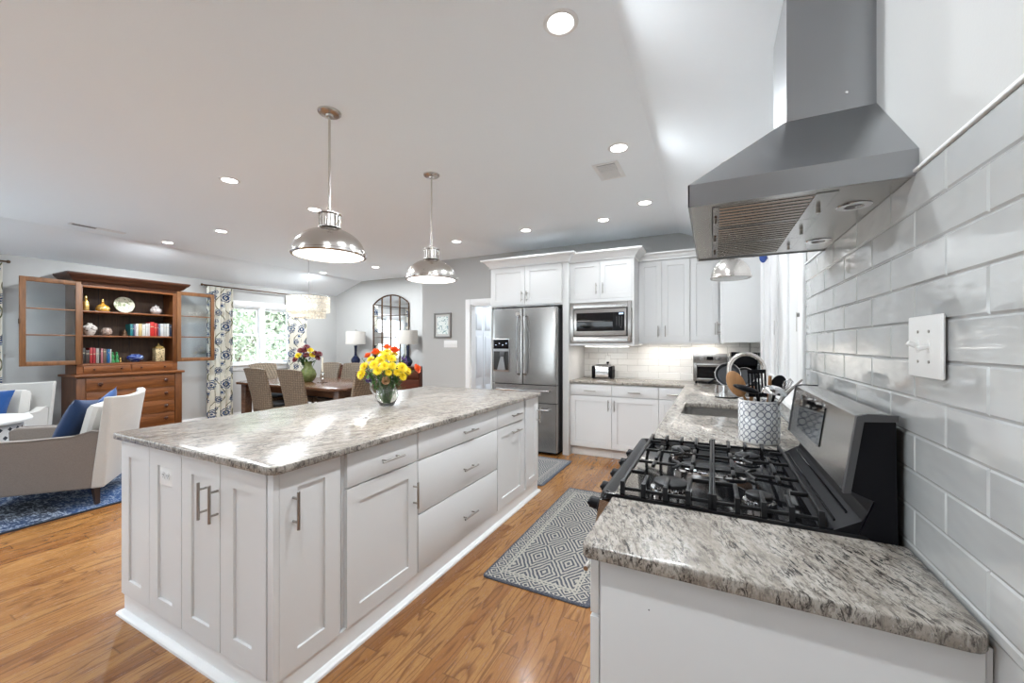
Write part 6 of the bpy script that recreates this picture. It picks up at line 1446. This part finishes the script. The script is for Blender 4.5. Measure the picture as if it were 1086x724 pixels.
# crock
CKX, CKY = .190, 2.125
CR = NT('blue_lattice_crock_glaze'); tc = CR.n('ShaderNodeTexCoord'); spx = CR.n('ShaderNodeSeparateXYZ'); CR.l(tc.outputs['Object'], spx.inputs[0])
an = CR.math('MULTIPLY', CR.math('ARCTAN2', spx.outputs[1], spx.outputs[0]), 18/(2*PI)); vz = CR.math('DIVIDE', spx.outputs[2], .030)
cu_ = CR.math('FRACT', an); cv_ = CR.math('FRACT', vz)
par = CR.math('ABSOLUTE', CR.math('MODULO', CR.math('FLOOR', an), 2.0)); par2 = CR.math('MODULO', CR.math('FLOOR', vz), 2.0)
sm_ = CR.math('MULTIPLY', CR.math('ADD', par, par2), .045)
uu = CR.math('SUBTRACT', cu_, .5); vv = CR.math('SUBTRACT', cv_, .5); rr_ = CR.math('SQRT', CR.math('ADD', CR.math('MULTIPLY', uu, uu), CR.math('MULTIPLY', vv, vv))); rr_ = CR.math('ADD', rr_, sm_)
ringm = CR.ramp(rr_, [(0, 0.0), (.42, 0.0), (.43, 1.0), (.52, 1.0), (.53, 0.0)], 'CONSTANT')
rimm = CR.math('MULTIPLY', CR.math('GREATER_THAN', spx.outputs[2], .010), CR.math('LESS_THAN', spx.outputs[2], .186))
CR.set(col=CR.mix(CR.math('MULTIPLY', ringm, rimm), (.66, .665, .66), srgb(22, 28, 78)), rough=.12); CR = CR.m
ckk = MB(); ckk.lathe([(0, 0), (.076, 0), (.081, .005), (.0825, .012), (.0825, .190), (.080, .193), (.077, .190), (.076, .02), (0, .018)], n=56, caps=False)
ckk.bm.transform(T(CKX, CKY, ZT+.0005)); tag(ckk.build('utensil_crock', CR, angle=40), 'white ceramic crock with blue ring lattice pattern full of utensils', 'crock')
def ut(name, label, cat='utensil'): return empty(name, (CKX, CKY, ZT+.02), 0, label, cat, 'utensils in the blue patterned crock')
fz = ZT+.022
def along(b, tp, k): return Vector(b).lerp(Vector(tp), k)
def disc_bowl(m, M, R, depth, sx=1.0, th=.002, n=24):
    q = MB(M); q.bm.free(); q.bm = m.bm; P = [(R*math.sin(PI/2*k/6), -depth*math.cos(PI/2*k/6)) for k in range(7)]
    q.lathe(P+[(R-th, .0)]+[((R-th)*math.sin(PI/2*k/6), -(depth-th)*math.cos(PI/2*k/6)) for k in range(5, -1, -1)], n=n, sx=sx, caps=False)
# wooden spoon, big oval at left
u_ = ut('wooden_spoon', 'large tan wooden spoon leaning left in the crock'); m = MB(); b, tp = (.215, 2.13, fz), (.125, 2.10, 1.13); m.tube([b, tp], .006, 8); m.build('spoon_handle', SPOONW, u_)
m = MB(T(.098, 2.088, 1.178) @ rot('Z', -.15) @ rot('Y', -.42)); m.lathe([(0, -.062)]+[(.036*math.sin(PI*k/12), -.062*math.cos(PI*k/12)) for k in range(1, 12)]+[(0, .062)], n=20, sy=.22, caps=False); m.build('spoon_bowl', SPOONW, u_)
u_ = ut('black_ladle', 'black plastic spoon lying across the crock front, pointing left'); m = MB(); m.tube([(.235, 2.13, fz), (.185, 2.075, 1.10), (.175, 2.055, 1.145)], .006, 8); m.build('spoon_handle', BLACKP, u_)
m = MB(T(.135, 2.045, 1.160) @ rot('Z', .1) @ rot('Y', .30)); m.lathe([(0, -.014)]+[(.055*math.sin(PI*k/10), -.014*math.cos(PI*k/10)) for k in range(1, 10)]+[(0, .014)], n=24, sy=.65, caps=False); m.build('spoon_bowl', BLACKP, u_)
u_ = ut('slotted_turner', 'black slotted turner standing upright in the middle of the crock'); m = MB(); m.tube([(.19, 2.16, fz), (.188, 2.12, 1.13)], .007, 8); m.build('turner_handle', BLACKP, u_)
m = MB(T(.186, 2.115, 1.115) @ rot('X', .08) @ rot('Y', -.06))
for k in range(6): x = -.032+.0128*k; m.box(x-.0036, x+.0036, -.002, .002, .02, .115)
m.box(-.036, .036, -.002, .002, .005, .022); m.box(-.036, .036, -.002, .002, .112, .13, bev=.0015); m.build('turner_blade', BLACKP, u_)
u_ = ut('steel_ladle', 'polished steel ladle with its round bowl turned up at the right of the crock'); m = MB(); m.tube([(.17, 2.12, fz), (.225, 2.075, 1.10), (.228, 2.07, 1.14)], .006, 8); m.build('ladle_handle', HANDLE, u_)
m = MB(); disc_bowl(m, T(.238, 2.065, 1.142) @ rot('Y', .18) @ rot('X', PI), .050, .038); m.build('ladle_bowl', CHROME, u_)
u_ = ut('wooden_spatula', 'light wooden spatula handle standing behind the slotted turner'); m = MB(); m.tube([(.16, 2.16, fz), (.160, 2.13, 1.10), (.166, 2.13, 1.165)], [.006, .007, .013], 8); m.build('spatula_stick', SPOONW, u_)
u_ = ut('wooden_handle_brush', 'pale wooden handle rising behind the steel ladle'); m = MB(); m.tube([(.21, 2.17, fz), (.232, 2.15, 1.12), (.236, 2.15, 1.215)], [.006, .008, .007], 8); m.build('brush_handle', SPOONW, u_)
u_ = ut('black_spatula', 'black rounded spatula behind the steel ladle'); m = MB(); m.tube([(.20, 2.18, fz), (.255, 2.16, 1.13)], .006, 8); m.build('spatula_handle', BLACKP, u_)
m = MB(T(.268, 2.155, 1.175) @ rot('Y', .28)); m.lathe([(0, -.045)]+[(.030*math.sin(PI*k/10), -.045*math.cos(PI*k/10)) for k in range(1, 10)]+[(0, .045)], n=18, sy=.2, caps=False); m.build('spatula_blade', BLACKP, u_)
u_ = ut('steel_tongs', 'long steel tongs reaching up to the right out of the crock')
for s2 in (-1, 1): MB().tube([(.20, 2.12+s2*.006, fz+.03), (.262, 2.10+s2*.012, 1.10), (.30, 2.09+s2*.010, 1.155), (.345, 2.08+s2*.006, 1.208)], [.004, .006, .005, .003], 6).build('tong_arm', HANDLE, u_)
u_ = ut('wire_whisk', 'small wire whisk head at the right side of the crock'); MB().tube([(.21, 2.14, fz), (.285, 2.14, 1.14)], .005, 8).build('whisk_handle', HANDLE, u_)
m = MB()
for k in range(6):
    a = PI*k/6; c0 = Vector((.285, 2.14, 1.14)); ax = Vector((.35, 0, .93)).normalized(); sd = Vector((math.cos(a), math.sin(a), 0)); m.tube([c0, c0+ax*.03+sd*.014, c0+ax*.055+sd*.018, c0+ax*.072, c0+ax*.055-sd*.018, c0+ax*.03-sd*.014, c0], .0012, 5)
m.build('whisk_wires', CHROME, u_)
# small blue ornament hanging in the sink window
or_ = empty('hanging_ornament', (.345, 3.55, 1.98), 0, 'small blue and white ornament hanging at the window beyond the hood', 'ornament')
BLUG = plain('blue_painted_tin', (.02, .06, .26), .3)
MB().cyl((.345, 3.55, 2.07), (.345, 3.55, 2.26), .0012, 6).build('hanging_thread', HANDLE, or_)
m = MB(T(.345, 3.55, 2.02) @ rot('Z', .3)); m.lathe([(0, -.045)]+[(.028*math.sin(PI*k/8), -.045*math.cos(PI*k/8)) for k in range(1, 8)]+[(0, .05)], n=14, sy=.4, caps=False); m.build('ornament_body', BLUG, or_)
m = MB(T(.345, 3.55, 2.02) @ rot('Z', .3)); m.prism([(-.02, .01), (-.075, .035), (-.07, .0)], -.003, .003, 'y'); m.prism([(.02, .0), (.06, -.03), (.05, -.05)], -.003, .003, 'y'); m.build('ornament_wings', BLUG, or_)
